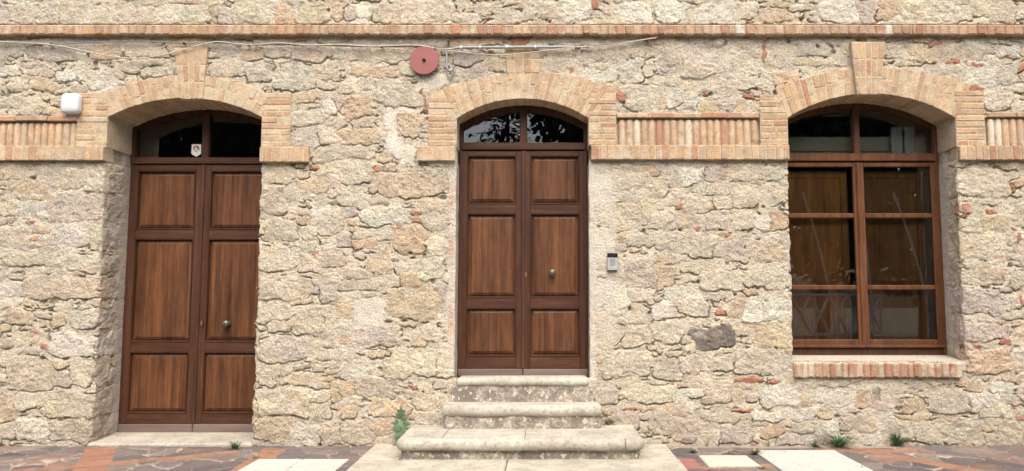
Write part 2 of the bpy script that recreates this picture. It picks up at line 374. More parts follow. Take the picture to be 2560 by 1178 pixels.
stones(1700, 0, '''250,90,135,72,w;460,75,80,58,c;650,110,110,52,t;700,40,90,32,o;1110,80,132,84,w;1310,90,75,72,p;1440,35,48,32,t;1440,110,58,38,t;1530,30,38,24,t;1530,80,42,22,t;1730,75,170,74,c;1970,95,80,62,c;2100,60,70,58,b;2260,90,105,68,b
;150,290,150,30,p;1030,300,110,35,p;430,300,80,35,b;720,350,110,48,b;930,345,120,52,p;1150,430,45,42,p;590,370,18,78,r;140,430,175,105,g;450,430,130,72,c,-8;680,440,80,38,b;880,440,100,22,o;740,550,98,48,t;200,590,200,58,c;500,580,110,48,c;890,490,60,28,c
;1500,370,58,52,p;1700,380,95,62,o;1880,370,85,58,b;2050,380,80,48,b;2290,370,85,46,w;2280,415,60,10,r;1790,310,60,16,r;1910,445,38,16,r;2080,460,48,14,r;2290,530,85,66,p;2120,560,95,58,w;1600,450,95,28,b;2395,480,28,28,r;2050,640,58,33,r;2050,720,74,38,t;2220,700,105,74,c;2370,620,48,38,c;2360,760,55,45,c
;40,710,65,72,w;200,750,78,48,o;310,710,78,76,p;470,670,44,18,r;420,750,32,44,o;490,740,38,38,g;160,650,17,12,r''')
stones(0, 400, '''120,100,110,48,b;30,90,40,55,b;330,80,95,38,p;460,145,115,66,b;690,120,90,98,c;210,190,135,45,o;540,340,205,92,p;60,330,78,66,c;255,360,76,56,w;110,540,108,72,g;340,600,68,48,p;510,530,92,72,w;300,490,58,28,o;680,540,58,78,c
;230,700,200,48,b;600,720,118,66,c;70,900,84,58,w;60,1010,86,38,w;240,900,95,76,b;510,900,185,66,b;450,1030,78,38,c;320,1020,58,14,o;150,1100,78,58,o;400,1110,58,58,o;590,1110,86,66,g
;1950,110,105,58,b;1915,290,78,96,b;2060,250,58,48,c;2240,350,78,28,m,10;2200,180,108,46,o;2350,190,76,84,b;1960,500,122,82,c;2170,520,58,56,c;2320,460,86,66,g;1960,700,126,82,c;2160,610,66,46,c;2220,680,21,19,r;2170,730,86,66,b;2340,700,76,56,b;2000,910,176,76,c;2330,900,86,94,p;2210,870,28,24,p;2210,920,28,28,p;2110,1000,78,18,o;1940,1080,126,78,c;2250,1090,126,66,c''')
stones(850, 400, '''110,90,130,78,c;350,60,50,28,o;250,75,34,17,r;500,180,235,86,o;680,100,95,56,c;310,400,155,74,w;80,290,98,56,c;530,380,44,17,r;650,330,86,56,c;650,430,86,56,b;390,470,38,14,r;60,370,58,38,p;500,570,128,84,t;650,600,86,66,c;150,540,68,24,c;160,600,74,38,t;310,540,58,28,c;200,635,44,17,c;130,670,34,17,p;340,610,14,24,r;40,560,48,56,p
;260,750,86,62,o;380,690,30,14,d;480,740,96,52,c,10;640,760,86,76,c;480,830,74,52,t;120,800,115,46,b;130,880,126,42,b;340,850,68,42,c;215,1080,92,92,m,0;530,1010,195,105,o;50,1050,58,56,o
;2130,65,90,28,t;1830,200,76,96,m;2020,140,136,76,c;2200,180,116,76,c;2350,140,58,56,p;2380,250,38,33,w;2320,300,58,38,c;2370,330,28,24,r;1880,390,126,86,c;2090,370,126,76,c;2250,400,96,70,c;1960,500,88,6,r;2120,570,96,46,g;2290,570,76,56,g;1830,600,86,86,m
;2110,800,108,100,p;2270,820,76,86,o;1900,960,136,86,m;2100,950,96,56,c;2220,960,38,28,p;2350,950,76,56,w;2020,1090,176,66,c;2300,1060,106,56,w''')
stones(1700, 400, '''50,110,88,66,w;60,135,44,21,p;310,60,48,18,r;240,100,86,56,p;420,90,98,66,b;640,90,88,58,c;300,190,58,50,b;170,200,68,48,c;120,310,108,62,c;300,310,58,48,c;460,270,98,82,c;660,250,98,72,c;40,430,50,76,o;120,490,27,17,r;270,430,96,66,g;430,420,96,66,c;570,440,58,56,w;690,430,72,68,t;320,535,24,12,r;120,600,126,76,c;400,620,80,92,p;620,640,128,78,b;330,725,14,11,r;200,760,58,23,o;70,760,74,43,c;300,840,156,72,c;600,830,136,76,c;70,1030,108,76,w;390,1030,58,68,o;600,1050,162,74,w
;2120,170,190,94,c,-4;2320,210,28,38,r;2000,350,38,36,r;1980,390,28,18,r;2190,360,27,18,r;2200,440,98,56,o;2150,600,205,106,c;2370,600,26,78,r;2340,480,19,14,r;2150,810,116,66,o;2020,820,86,56,c;2370,840,56,66,b;2100,1000,146,86,p;2320,1000,58,56,g;2390,980,22,56,r;2120,1130,146,46,c;2040,460,60,55,c;2060,730,80,45,b''')
stones(0, 758, '''510,295,165,84,w;60,290,68,38,p;200,345,68,24,p;310,310,30,28,r;210,510,162,94,b;430,440,68,33,o;430,540,68,56,p;590,490,86,92,c;40,740,92,88,o;480,710,176,86,c;240,680,116,66,c;230,900,116,76,w;60,900,56,56,c;430,890,96,66,b;570,900,76,76,b
;2000,320,190,88,p;2270,295,58,19,c;2260,370,54,33,c;2370,400,38,66,p;1890,500,86,76,c;2000,490,48,38,c;2120,450,48,17,p;2250,455,48,19,p;2140,540,166,56,b;2370,620,48,76,o;1990,700,195,92,c;2240,750,86,66,c;2250,650,68,38,c;1900,890,108,76,o;2140,920,116,76,w;2010,990,38,28,c;2320,920,86,86,b;1990,130,116,66,c;2160,140,136,86,b''')
stones(850, 758, '''250,240,146,70,p;40,260,38,38,t;330,270,58,48,o;100,450,98,86,w;300,365,88,28,o;500,420,176,106,c;560,250,58,56,o;650,210,86,56,c;60,600,66,56,t;270,600,146,86,b;540,590,17,19,r;520,640,58,38,p;620,690,96,76,b;60,760,58,48,o;350,720,146,76,o;110,910,126,86,b;320,870,86,56,t;640,810,76,38,p
;1880,230,96,76,c;2100,220,106,86,c;2300,200,106,76,c;2240,330,28,19,p;2000,430,156,86,c;2300,460,106,86,g;1950,580,19,14,p;2180,640,176,66,c;1870,640,86,56,p;2040,745,34,14,r;2360,760,66,56,t;2260,840,106,76,p;2390,690,38,56,w,-25;1980,820,86,76,p''')
stones(1700, 758, '''230,240,148,74,x,8;290,420,86,56,b;70,420,76,66,c;560,410,196,90,g;640,230,116,86,o;430,200,56,38,b;470,540,108,17,r,6;640,548,48,12,r;480,580,38,18,p;240,620,106,86,c;80,640,76,36,w,10;50,740,56,36,w,-20;400,650,48,48,o;520,660,28,28,p;700,650,136,72,w;870,610,48,24,p;890,680,38,38,o;1075,650,126,68,w;1275,680,56,62,t;1380,640,38,38,d;1410,710,58,38,p;1500,600,68,38,c;1620,710,84,52,o;1870,690,136,76,g;2130,690,106,72,w;2040,580,58,38,o;2270,600,86,48,w;2330,680,68,38,p
;430,750,92,10,r,4;330,800,76,38,c;600,790,98,43,w;850,780,98,48,w;720,790,14,38,p;1020,790,48,38,o;400,915,116,66,p;50,900,86,86,p;640,900,76,48,t;860,870,76,46,c;1040,890,76,66,w;760,960,68,46,p;880,970,58,38,w;1250,850,116,56,b;1420,790,58,38,w;1650,800,136,28,o;1530,890,116,90,g;1740,910,86,82,c;1980,900,136,96,g;2180,880,48,28,o;2170,950,52,33,c;2310,910,106,94,c;2390,810,56,15,r;1330,950,58,48,w;1000,970,48,33,d;2200,760,106,46,c;2130,180,156,86,p;2190,220,38,28,d;2260,280,34,17,r;2150,410,166,82,t;2370,420,48,66,c;2280,200,10,48,r''')

# ------------------------------------------------------------------ masks of the brickwork (the rubble stops behind it)
BANDS = []                                   # rectangles in photo pixels
def rect(x0, y0, x1, y1, f):
    a = W(x0, y0); b = W(x1, y1); f.append((a[0], b[0], b[1], a[1])); return f[-1]
RC = []
for q in ((-120, 293, 268, 407), (200, 232, 268, 300), (655, 232, 728, 372), (655, 370, 775, 407), (1070, 226, 1146, 372), (1045, 368, 1140, 405), (1470, 218, 1542, 370), (1470, 285, 1972, 403), (1895, 235, 1972, 300), (2388, 225, 2464, 370), (2388, 292, 2680, 403), (1985, 905, 2410, 946), (-120, 60, 2680, 92)):
    rect(*q, RC)

# ------------------------------------------------------------------ the rubble wall as one fine height field
def axis(segs):
    a = []
    for (p, q, st) in segs: a += list(np.linspace(p, q, max(int(round((q - p) / st)), 1), endpoint=False))
    return np.array(a + [segs[-1][1]])
FX = 0.0063
xs = axis([(-6.8, -5.5, .03), (-5.5, O_L.xl, FX), (O_L.xl, O_L.xr, .03), (O_L.xr, O_C.xl, FX), (O_C.xl, O_C.xr, .02), (O_C.xr, O_R.xl, FX), (O_R.xl, O_R.xr, .03), (O_R.xr, 4.75, FX), (4.75, 6.2, .03)])
# fine columns above and below the openings as well
xs = np.unique(np.concatenate([xs, np.linspace(O_L.xl, O_L.xr, 190), np.linspace(O_C.xl, O_C.xr, 165), np.linspace(O_R.xl, O_R.xr, 208)]))
keep = [0]
fixed = {o.xl for o in OPS} | {o.xr for o in OPS}
for i in range(1, len(xs)):
    if xs[i] - xs[keep[-1]] > 0.0038: keep.append(i)
    elif any(abs(xs[i] - f) < 1e-9 for f in fixed): keep[-1] = i
xs = xs[keep]
zs = axis([(-0.08, O_C.zb, FX), (O_C.zb, O_R.zb, FX), (O_R.zb, 4.36, FX), (4.36, 5.3, .03)])
X, Z = np.meshgrid(xs, zs)
Xw = X + .034 * fbm(X, Z, .17, 11) + .014 * fbm(X, Z, .045, 21, 4, .65)
Zw = Z + .024 * fbm(X, Z, .17, 31) + .012 * fbm(X, Z, .045, 41, 4, .65)
S1 = np.full(X.shape, .5, np.float32); S2 = np.full(X.shape, .5, np.float32); ID = np.full(X.shape, -1, np.int32)
SD = []
rs = np.random.RandomState(4)
def put(x, z, a, b, code, rot=None, n=None):
    k = len(SD); rot = rs.uniform(-5, 5) if rot is None else rot
    n = rs.uniform(3.0, 8.0) if n is None else n
    SD.append((x, z, a, b, code))
    m = 1.6
    i0, i1 = np.searchsorted(xs, [x - a * m - .06, x + a * m + .06]); j0, j1 = np.searchsorted(zs, [z - b * m - .06, z + b * m + .06])
    if i1 - i0 < 2 or j1 - j0 < 2: return
    dx = Xw[j0:j1, i0:i1] - x; dz = Zw[j0:j1, i0:i1] - z; c, s = math.cos(R(rot)), math.sin(R(rot))
    u = (dx * c + dz * s); v = (-dx * s + dz * c)
    ph = rs.rand(3) * 6.28; th = np.arctan2(v / b, u / a)
    wob = 1.04 + .06 * np.sin(3 * th + ph[0]) + .05 * np.sin(5 * th + ph[1]) + .05 * np.sin(2 * th + ph[2])
    ua = np.abs(u) / a / wob + 1e-5; vb = np.abs(v) / b / wob + 1e-5
    d = (ua ** n + vb ** n) ** (1 / n)
    gx = d ** (1 - n) * ua ** (n - 1) / a; gz = d ** (1 - n) * vb ** (n - 1) / b
    sdv = ((d - 1) / np.sqrt(gx * gx + gz * gz)).astype(np.float32)
    s1 = S1[j0:j1, i0:i1]; s2 = S2[j0:j1, i0:i1]; idd = ID[j0:j1, i0:i1]
    win = sdv < s1
    s2[:] = np.where(win, s1, np.minimum(s2, sdv)); idd[win] = k; s1[:] = np.where(win, sdv, s1)
for (x, z, a, b, code, rot) in ST: put(x, z, a * 1.0, b * 1.0, code, rot)
def s_at(x, z):
    i = min(np.searchsorted(xs, x), len(xs) - 1); j = min(np.searchsorted(zs, z), len(zs) - 1); return S1[j, i]
def fill(tries, ar, br, thr, codes):
    for _ in range(tries):
        x = rs.uniform(-6.8, 6.2); z = rs.uniform(-.05, 5.3); b = rs.uniform(*br); a = min(b * rs.uniform(1.2, 2.6), ar)
        if s_at(x, z) > thr * b: put(x, z, a, b, codes[rs.randint(len(codes))])
fill(700, .26, (.10, .15), .95, 'cccbbgwpo')
fill(2600, .17, (.05, .09), .95, 'cccbbgwpot')
fill(7000, .12, (.026, .048), .85, 'ccbbgpot')
fill(14000, .075, (.011, .026), .8, 'cccccbbbbbbppoootttttggr')
E = np.minimum(-S1, (S2 - S1) * .5)
NS = len(SD)
codes = [s[4] for s in SD] + ['b']
base = np.array([COL[c] for c in codes], np.float32)
_mean = np.array((.565, .50, .395), np.float32); _k = np.array([0.0 if c in 'rxmdw' else .22 for c in codes])[:, None]
base = (base + (_mean - base) * _k) * (1 + rs.uniform(-.06, .06, (NS + 1, 1))) * (1 + rs.uniform(-.02, .02, (NS + 1, 3)))
hoff = rs.uniform(-.003, .011, NS + 1); hoff[[i for i, c in enumerate(codes) if c == 'm']] = .002
tx = rs.uniform(-.05, .05, NS + 1); tz = rs.uniform(-.08, .05, NS + 1)
ism = np.array([1. if c == 'm' else 0. for c in codes]); sx = np.array([s[0] for s in SD] + [0]); sz = np.array([s[1] for s in SD] + [0]); sb = np.array([s[3] for s in SD] + [.05])
I = ID.copy(); I[I < 0] = NS
big = np.clip(sb[I] / .09, .3, 1.2)
n1 = fbm(X, Z, .09, 51, 5, .62); n2 = fbm(X, Z, .5, 61, 3); n3 = fbm(X, Z, .03, 71, 3, .7); n4 = fbm(X, Z, .26, 81, 3); n7 = fbm(X * .8 + Z * .3, Z, .06, 171, 4, .6)
crag = 1 - np.abs(n7) * 1.6                                  # ledges and broken edges
smear = sstep(-.15, .4, fbm(X, Z, .6, 91, 4))                  # stretches where the pointing mortar runs flush over the joints
prof = sstep(-.006, .009, E)
smoo = ism[I] * sstep(-.01, .01, E)
ht_st = .012 + .75 * hoff[I] + np.clip(tx[I] * (X - sx[I]) + tz[I] * (Z - sz[I]), -.012, .012) + (.012 * n1 + .006 * crag) * big * (1 - .8 * smoo) + .006 * n3 * (1 - .7 * smoo) + .003 * sstep(0, .05, E)
ht_mo = .008 + .008 * smear + .011 * n1 + .008 * n3
H = ht_mo * (1 - prof) + ht_st * prof
low = sstep(.15, -.7, (Z - sz[I]) / sb[I])                   # joints are raked out most under a stone
gate = sstep(-.05, .40, fbm(X, Z, .14, 181, 3) + .7 * low - .42)
crk = np.exp(-((E + .001) / .0040) ** 2) * gate * (1 - .75 * smear) * (1 - ism[I]) * (ID >= 0)
H = H - .050 * crk - .003 * np.exp(-(E / .010) ** 2) * (1 - smear) * (1 - ism[I])
holes = sstep(.74, .86, fbm(X, Z, .07, 101, 2)) * (E < .004) * sstep(0, .3, fbm(X, Z, 1.1, 111, 2))
H = H - .05 * holes
for (px, py, hw, hh) in ((1107, 495, 9, 6), (1608, 577, 4, 5), (1574, 773, 4, 7), (84, 446, 7, 4), (800, 608, 3, 6), (1026, 633, 5, 3), (1745, 705, 4, 5), (1700, 575, 4, 3), (1837, 737, 4, 3), (970, 805, 9, 4), (1010, 803, 8, 4), (2080, 760, 4, 3), (2362, 508, 7, 4), (800, 1113, 5, 4)):
    x, z = W(px, py); H = H - .07 * np.exp(-(((X - x) / (hw / 264)) ** 2 + ((Z - z) / (hh / 264)) ** 2) ** 2)
H = .64 * H + .005
# colour: stone, patches of ochre and grey in it, mortar
pk = np.clip(.5 + .75 * n1, 0, 1)[..., None]; och = np.array((.565, .45, .30), np.float32); gry = np.array((.49, .44, .37), np.float32)
K = base[I] * (1 + .12 * n1[..., None]) * (1 - .0 * pk)
K = K + (och - K) * (sstep(.25, .9, fbm(X, Z, .16, 121, 4)) * .45)[..., None] * (1 - ism[I])[..., None]
K = K + (gry - K) * (sstep(.35, .9, fbm(X, Z, .13, 131, 4)) * .5)[..., None] * (1 - ism[I])[..., None]
mo = np.array((.59, .53, .41), np.float32) * (1 + .08 * n2[..., None] + .10 * n1[..., None])
mo = mo + (np.array((.65, .61, .515), np.float32) - mo) * (smear * .7)[..., None]
km = sstep(.006, -.006, E)[..., None]
K = K * (1 - km) + mo * km
damp = (sstep(.45, .0, Z + .18 * n2 + .10 * n4) * .30)[..., None]; K = K + (np.array((.36, .31, .25), np.float32) - K) * damp            # splash dirt along the foot of the wall
# pale rendered strips beside the middle door and smears under the brick bands
def strip(x0, x1, z0, z1, w, col, amt):
    global K, H, smoo
    m = sstep(x0 - w, x0 + w, X + .03 * n4) * sstep(x1 + w, x1 - w, X + .03 * n4) * sstep(z0 - w, z0 + w, Z) * sstep(z1 + w, z1 - w, Z) * amt
    K = K + (np.array(col, np.float32) * (1 + .06 * n1[..., None]) - K) * m[..., None]; H = H * (1 - m) + (.012 + .003 * n1 + .002 * n3) * m; smoo = np.maximum(smoo, m)
strip(O_C.xl - .075, O_C.xl + .05, .70, O_C.zband - .02, .006, (.62, .565, .47), .9)
strip(O_C.xr - .05, O_C.xr + .06, .62, O_C.zband - .02, .006, (.63, .585, .50), .95)
strip(O_C.xr + .05, O_C.xr + .26, .95, O_C.zband - .10, .05, (.64, .60, .51), .55)
strip(W(975, 0)[0], W(1000, 0)[0], W(0, 360)[1], W(0, 278)[1], .012, (.70, .67, .58), .9)
for (px, py, hw, hh, kk) in ((1130, 500, 6, 30, 'r'), (1128, 620, 7, 26, 'r'), (1127, 800, 7, 34, 'r'), (1126, 840, 8, 20, 't')):
    x, z = W(px, py); m = np.exp(-(((X - x) / (hw / 264)) ** 4 + ((Z - z) / (hh / 264)) ** 4)) * .45
    K = K + (np.array(COL[kk], np.float32) * 1.25 - K) * m[..., None]
# behind the brick trim
for (x0, x1, z0, z1) in RC:
    m = (X > x0 + .012) & (X < x1 - .012) & (Z > z0 + .012) & (Z < z1 - .012); H[m] = -.02
for o in OPS:
    cx, cz, rr = circ3(o.e0, o.ec, o.e1); m = (np.hypot(X - cx, Z - cz) < rr - .015) & (Z > o.zs - .02) & (X > o.xl - .12) & (X < o.xr + .12); H[m] = np.minimum(H[m], -.02)
# mirror values round the corners of the openings before the edge is shaped
def colidx(x): return np.clip(np.searchsorted(xs, x), 0, len(xs) - 1)
H0 = H.copy(); K0 = K.copy()
XX = X.copy()
for o in OPS:
    for sgn, xe in ((1, o.xl), (-1, o.xr)):
        m = (Z > o.zb) & (Z < o.zband - .01); dist = np.abs(X - xe)
        amp = .4 if o is O_C else 1.0
        ie = colidx(xe); he = H0[:, ie - sgn * 3]
        rag = amp * (.010 * fbm(zs, zs * 0 + xe, .22, 141, 3) + .006 * fbm(zs, zs * 0 + xe, .05, 151, 2) - .45 * np.clip(.012 - he, 0, .03))
        XX = XX + np.where(m, rag[:, None] * np.exp(-(dist / .03) ** 2), 0)
        H = H - np.where(m, .016 * np.clip(1 - dist / .024, 0, 1) ** 2 * amp, 0)
fx = (xs[:-1] + xs[1:]) / 2; fz = (zs[:-1] + zs[1:]) / 2; FXX, FZZ = np.meshgrid(fx, fz)
solid = np.ones(FXX.shape, bool)
for o in OPS:
    ins = (FXX > o.xl) & (FXX < o.xr) & (FZZ > o.zb)
    arch = (FZZ < o.zs) | (np.hypot(FXX - o.mx, FZZ - o.cz) < o.r + .06)
    solid &= ~(ins & arch & (FZZ < o.zc + .1))
nx, nz = len(xs), len(zs)
idx = np.arange(nx * nz).reshape(nz, nx)
Q = np.stack([idx[:-1, :-1], idx[:-1, 1:], idx[1:, 1:], idx[1:, :-1]], -1)[solid]
V = np.stack([XX, -H, Z], -1).reshape(-1, 3)
blocks = [(V, Q, K.reshape(-1, 3), smoo.reshape(-1))]
for o in OPS:
    j0, j1 = np.searchsorted(zs, [o.zb - .03, o.zs + .02]); j0 = max(j0, 0)
    for sgn, xe in ((1, o.xl), (-1, o.xr)):
        ie = colidx(xe); ie = ie if abs(xs[ie] - xe) < 1e-6 else ie - 1
        tt = np.linspace(0, 1, int(o.d / .0085)) * (o.d + .03)
        vv = np.zeros((j1 - j0, len(tt), 3)); kk = np.zeros((j1 - j0, len(tt), 3)); ss = np.zeros((j1 - j0, len(tt)))
        for a, t in enumerate(tt):
            src = colidx(xe - sgn * (t + .030)); hh = H0[j0:j1, src]
            r = min(t / .05, 1.0); r = r * r * (3 - 2 * r)
            bulge = sgn * (np.clip(hh - .014, -.03, .02) * .7 + .008 * fbm(zs[j0:j1] * 0 + t, zs[j0:j1], .09, 191, 5, .65)) * r
            pl = float(np.clip((t - (o.d - .13)) / .05, 0, 1)) if o is not O_C else 1.0     # smooth render next to the frame
            xpos = xe + (XX[j0:j1, ie] - xe) * math.exp(-t / .035) + bulge * (1 - .8 * pl)
            ypos = -H[j0:j1, ie] * (1 - r) + t * r + (t * (1 - r))
            xpos = xpos - sgn * .006 * sstep(o.zband - .005, o.zband + .005, zs[j0:j1])
            vv[:, a] = np.stack([xpos, np.where(a == 0, -H[j0:j1, ie], ypos), zs[j0:j1]], -1)
            ck = K0[j0:j1, src] * np.array((.97, .94, .93)) * (1 + .16 * fbm(zs[j0:j1] * 0 + t, zs[j0:j1], .11, 195, 4)[:, None]); kk[:, a] = ck * (1 - .85 * pl) + np.array((.52, .46, .40)) * .85 * pl; ss[:, a] = pl  # reveal stones tinted darker and pinker, their shade put into the colour
        ni, nj = vv.shape[:2]; id2 = np.arange(ni * nj).reshape(ni, nj)
        q2 = np.stack([id2[:-1, :-1], id2[:-1, 1:], id2[1:, 1:], id2[1:, :-1]], -1).reshape(-1, 4)
        if sgn < 0: q2 = q2[:, ::-1]
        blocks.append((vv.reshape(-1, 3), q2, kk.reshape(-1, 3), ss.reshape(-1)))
house = thing('stone_building', (-0.2, 0.0, 0.0), 'long rubble stone house front with brick trim, two panelled doors and one window', 'building')
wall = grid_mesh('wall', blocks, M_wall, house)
shell = MB()
shell.box(-6.8, 6.2, 3.5, 3.6, -.1, 5.3, .01); shell.box(-6.8, -6.7, .05, 3.495, -.1, 5.3, .01); shell.box(6.1, 6.2, .05, 3.495, -.1, 5.3, .01)
shell.box(-6.69, 6.09, .05, 3.49, -.1, .02, .01)
shell.build('unseen_rear_walls', M_inter, house)  # unseen box walls and floor added so the room behind the glass stays dark
rf = MB(); rf.box(-6.8, 6.2, -.10, 3.62, 5.31, 5.45, .02); rf.build('unseen_roof_cap', M_roof, house)  # unseen flat top added to keep light from leaking inside

# ------------------------------------------------------------------ bricks
rb = random.Random(7)
BT = [(.495, .35, .215), (.505, .365, .235), (.48, .325, .195), (.515, .39, .265), (.445, .28, .17), (.53, .425, .305), (.42, .245, .15)]
_g = (.49, .375, .265); BT = [tuple(a + (b - a) * .22 for a, b in zip(c, _g)) for c in BT]
BR = [(.43, .26, .165), (.40, .215, .135), (.455, .315, .21), (.475, .35, .24), (.38, .175, .11), (.43, .285, .20), (.50, .41, .305)]
BR = [tuple(a + (b - a) * .10 for a, b in zip(c, _g)) for c in BR]
MORT = (.53, .435, .30)
def bcol(pal, weights=None):
    c = rb.choices(pal, weights)[0]; k = rb.uniform(.88, 1.10); return tuple(min(v * k, .8) for v in c)
def j(a): return rb.uniform(-a, a)
def soldier_row(mb, x0, x1, z0, z1, y0, y1, w, pal, gap=.007, ch=.006, wts=None, rag=.006, white=0.012):
    x = x0
    while x < x1 - .02:
        ww = min(w * rb.uniform(.82, 1.2), x1 - x)
        if x1 - (x + ww) < .03: ww = x1 - x
        c = (.60, .55, .45) if rb.random() < white else bcol(pal, wts)
        a = x + gap * .5; b = x + ww - gap * .5; t = j(.004)
        mb.quad2d(((a + j(.002), z0 + j(rag)), (b + j(.002), z0 + j(rag)), (b + t, z1 + j(rag * .5)), (a + t, z1 + j(rag * .5))), y0 + j(.004), y1, ch, c)
        x += ww
def courses(mb, x0, x1, z0, z1, y0, y1, h, pal, gap=.008, ch=.005, wts=None, xin=None):
    n = max(1, round((z1 - z0) / h)); hh = (z1 - z0) / n
    for k in range(n):
        a = z0 + k * hh; split = rb.choice((0, 1, 1)); cuts = [x0, x1]
        if split: cuts.insert(1, x0 + (x1 - x0) * rb.uniform(.3, .7))
        for p, q in zip(cuts[:-1], cuts[1:]):
            mb.quad2d(((p + gap * .4, a + gap * .5 + j(.002)), (q - gap * .4, a + gap * .5 + j(.002)), (q - gap * .4, a + hh - gap * .5 + j(.002)), (p + gap * .4, a + hh - gap * .5 + j(.002))), y0 + j(.004), y1, ch, bcol(pal, wts))
def pxr(x0, y0, x1, y1, Y=0.0):
    a = W(x0, y0, Y); b = W(x1, y1, Y); return a[0], b[0], b[1], a[1]

# string course over the whole front
sc = MB(); x0, x1, z0, z1 = pxr(0, 63, 2560, 88, -.09)
z0, z1 = W(1280, 86, -.09)[1], W(1280, 61, -.09)[1]
xx = -6.8
while xx < 6.2:
    seg = rb.uniform(.9, 2.0); e = min(xx + seg, 6.2)
    mid = (xx + e) / 2; pal = (BR[:4] + BR[5:6] + BT[4:5]) if mid > -.9 else (BT[4:5] * 2 + BR[2:4] + BT[2:3] + BT[6:7])
    soldier_row(sc, xx, e, z0, z1, -.085, .02, .085, pal, .010, .012, None, .006, .008); xx = e
sc.box(-6.8, 6.2, -.070, .02, z0 + .006, z1 - .012, .004, (.42, .35, .26))
# weathered mortar fillet on top
sc.add([(-6.8, -.066, z1 - .004), (6.2, -.066, z1 - .004), (6.2, .0, z1 + .028), (-6.8, .0, z1 + .028)], [[0, 1, 2, 3]], (.50, .42, .32))
sc.build('string_course', M_brick, house)

# impost bands
def solid_back(mb, r, y0, y1, col=MORT): mb.box(r[0] + .002, r[1] - .002, y0, y1, r[2] + .002, r[3] - .002, .002, col)
def rib_panel(mb, r, pal, y=-.028, w=.069):
    x = r[0]
    solid_back(mb, r, -.006, .04, (.42, .33, .23))
    while x < r[1] - .02:
        ww = w * rb.uniform(.92, 1.08); ww = min(ww, r[1] - x); c = (.58, .51, .40) if rb.random() < .05 else bcol(pal)
        rings = []; zt = r[3] - .004 + j(.003); zb = r[2] + .002
        for zz, f in ((zb, 1.0), (zt - .03, 1.0), (zt, .62)):
            cx = x + ww / 2; ring = []
            for k in range(9):
                a = math.pi * k / 8; ring.append((cx - math.cos(a) * ww * .48 * (f if zz == zt else 1), .012 - math.sin(a) ** .8 * .044 * f, zz))
            rings.append(ring)
        mb.strip_loft(rings, c, True, False); mb.add(rings[-1], [list(range(9))], c)
        x += ww
def band(soldiers, quoins=(), ribs=(), tops=(), pal=BT, wts=None):
    m = MB()
    for r, yb in soldiers: soldier_row(m, *r, -.068, yb, .072, pal, .006, .007, wts, .005, .015); solid_back(m, r, -.062, yb)
    for r, yb in quoins: courses(m, *r, -.030, yb, .060, pal, .009, .006, wts); solid_back(m, r, -.027, yb - .006)
    for r in tops:
        x = r[0]
        while x < r[1] - .02:
            e = min(x + rb.uniform(.22, .34), r[1]); e = r[1] if r[1] - e < .08 else e
            m.box(x + .004, e - .004, -.045 + j(.004), .02, r[2] + j(.003), r[3] + j(.004), .006, bcol(BR[:4] + BT[:2])); x = e
        solid_back(m, r, -.030, .02)
    for r, dp in soldiers: pass
    o = m.build('brick_band', M_brick, house)
    for r in ribs:
        q = MB(); rib_panel(q, r, pal); q.build('ribbed_panel', M_brick, o)
    return o
def fixr(r, xl=None, xr=None): return (xl if xl is not None else r[0], xr if xr is not None else r[1], r[2], r[3])
e = .004
band([((-6.8, O_L.xl - .0, *pxr(0, 368, 10, 404)[2:]), .10)], [(fixr(pxr(200, 234, 268, 369), xr=O_L.xl + e), O_L.d + .02)], [(-6.8, W(196, 300)[0], *pxr(0, 307, 10, 368)[2:])], [(-6.8, W(198, 300)[0], *pxr(0, 293, 10, 305)[2:])], wts=[4, 4, 3, 4, 1, 3, 1])
band([(fixr(pxr(655, 371, 776, 408), xl=O_L.xr), .10)], [(fixr(pxr(655, 234, 727, 371), xl=O_L.xr - e), O_L.d + .02)], wts=[4, 4, 3, 3, 2, 2, 1])
band([(pxr(1045, 369, 1140, 405), .10)], [(fixr(pxr(1072, 228, 1146, 369), xr=O_C.xl + e), O_C.d + .02)], wts=[4, 4, 3, 3, 2, 2, 1])
band([(fixr(pxr(1476, 366, 1972, 402), xr=O_R.xl), .10)], [(fixr(pxr(1470, 220, 1541, 366), xl=O_C.xr - e), O_C.d + .02), (fixr(pxr(1896, 238, 1972, 366), xr=O_R.xl + e), O_R.d + .02)], [pxr(1546, 299, 1894, 365)], [pxr(1541, 285, 1896, 297)], BT[:4] + BR[1:4], None)
band([((O_R.xr + .005, 6.2, *pxr(0, 368, 10, 403)[2:]), .10)], [(fixr(pxr(2388, 228, 2462, 368), xl=O_R.xr - e), O_R.d + .02)], [(W(2466, 300)[0], 6.2, *pxr(0, 296, 10, 367)[2:])], [(W(2464, 300)[0], 6.2, *pxr(0, 283, 10, 295)[2:])], BT[:3] + BR[1:4], None)

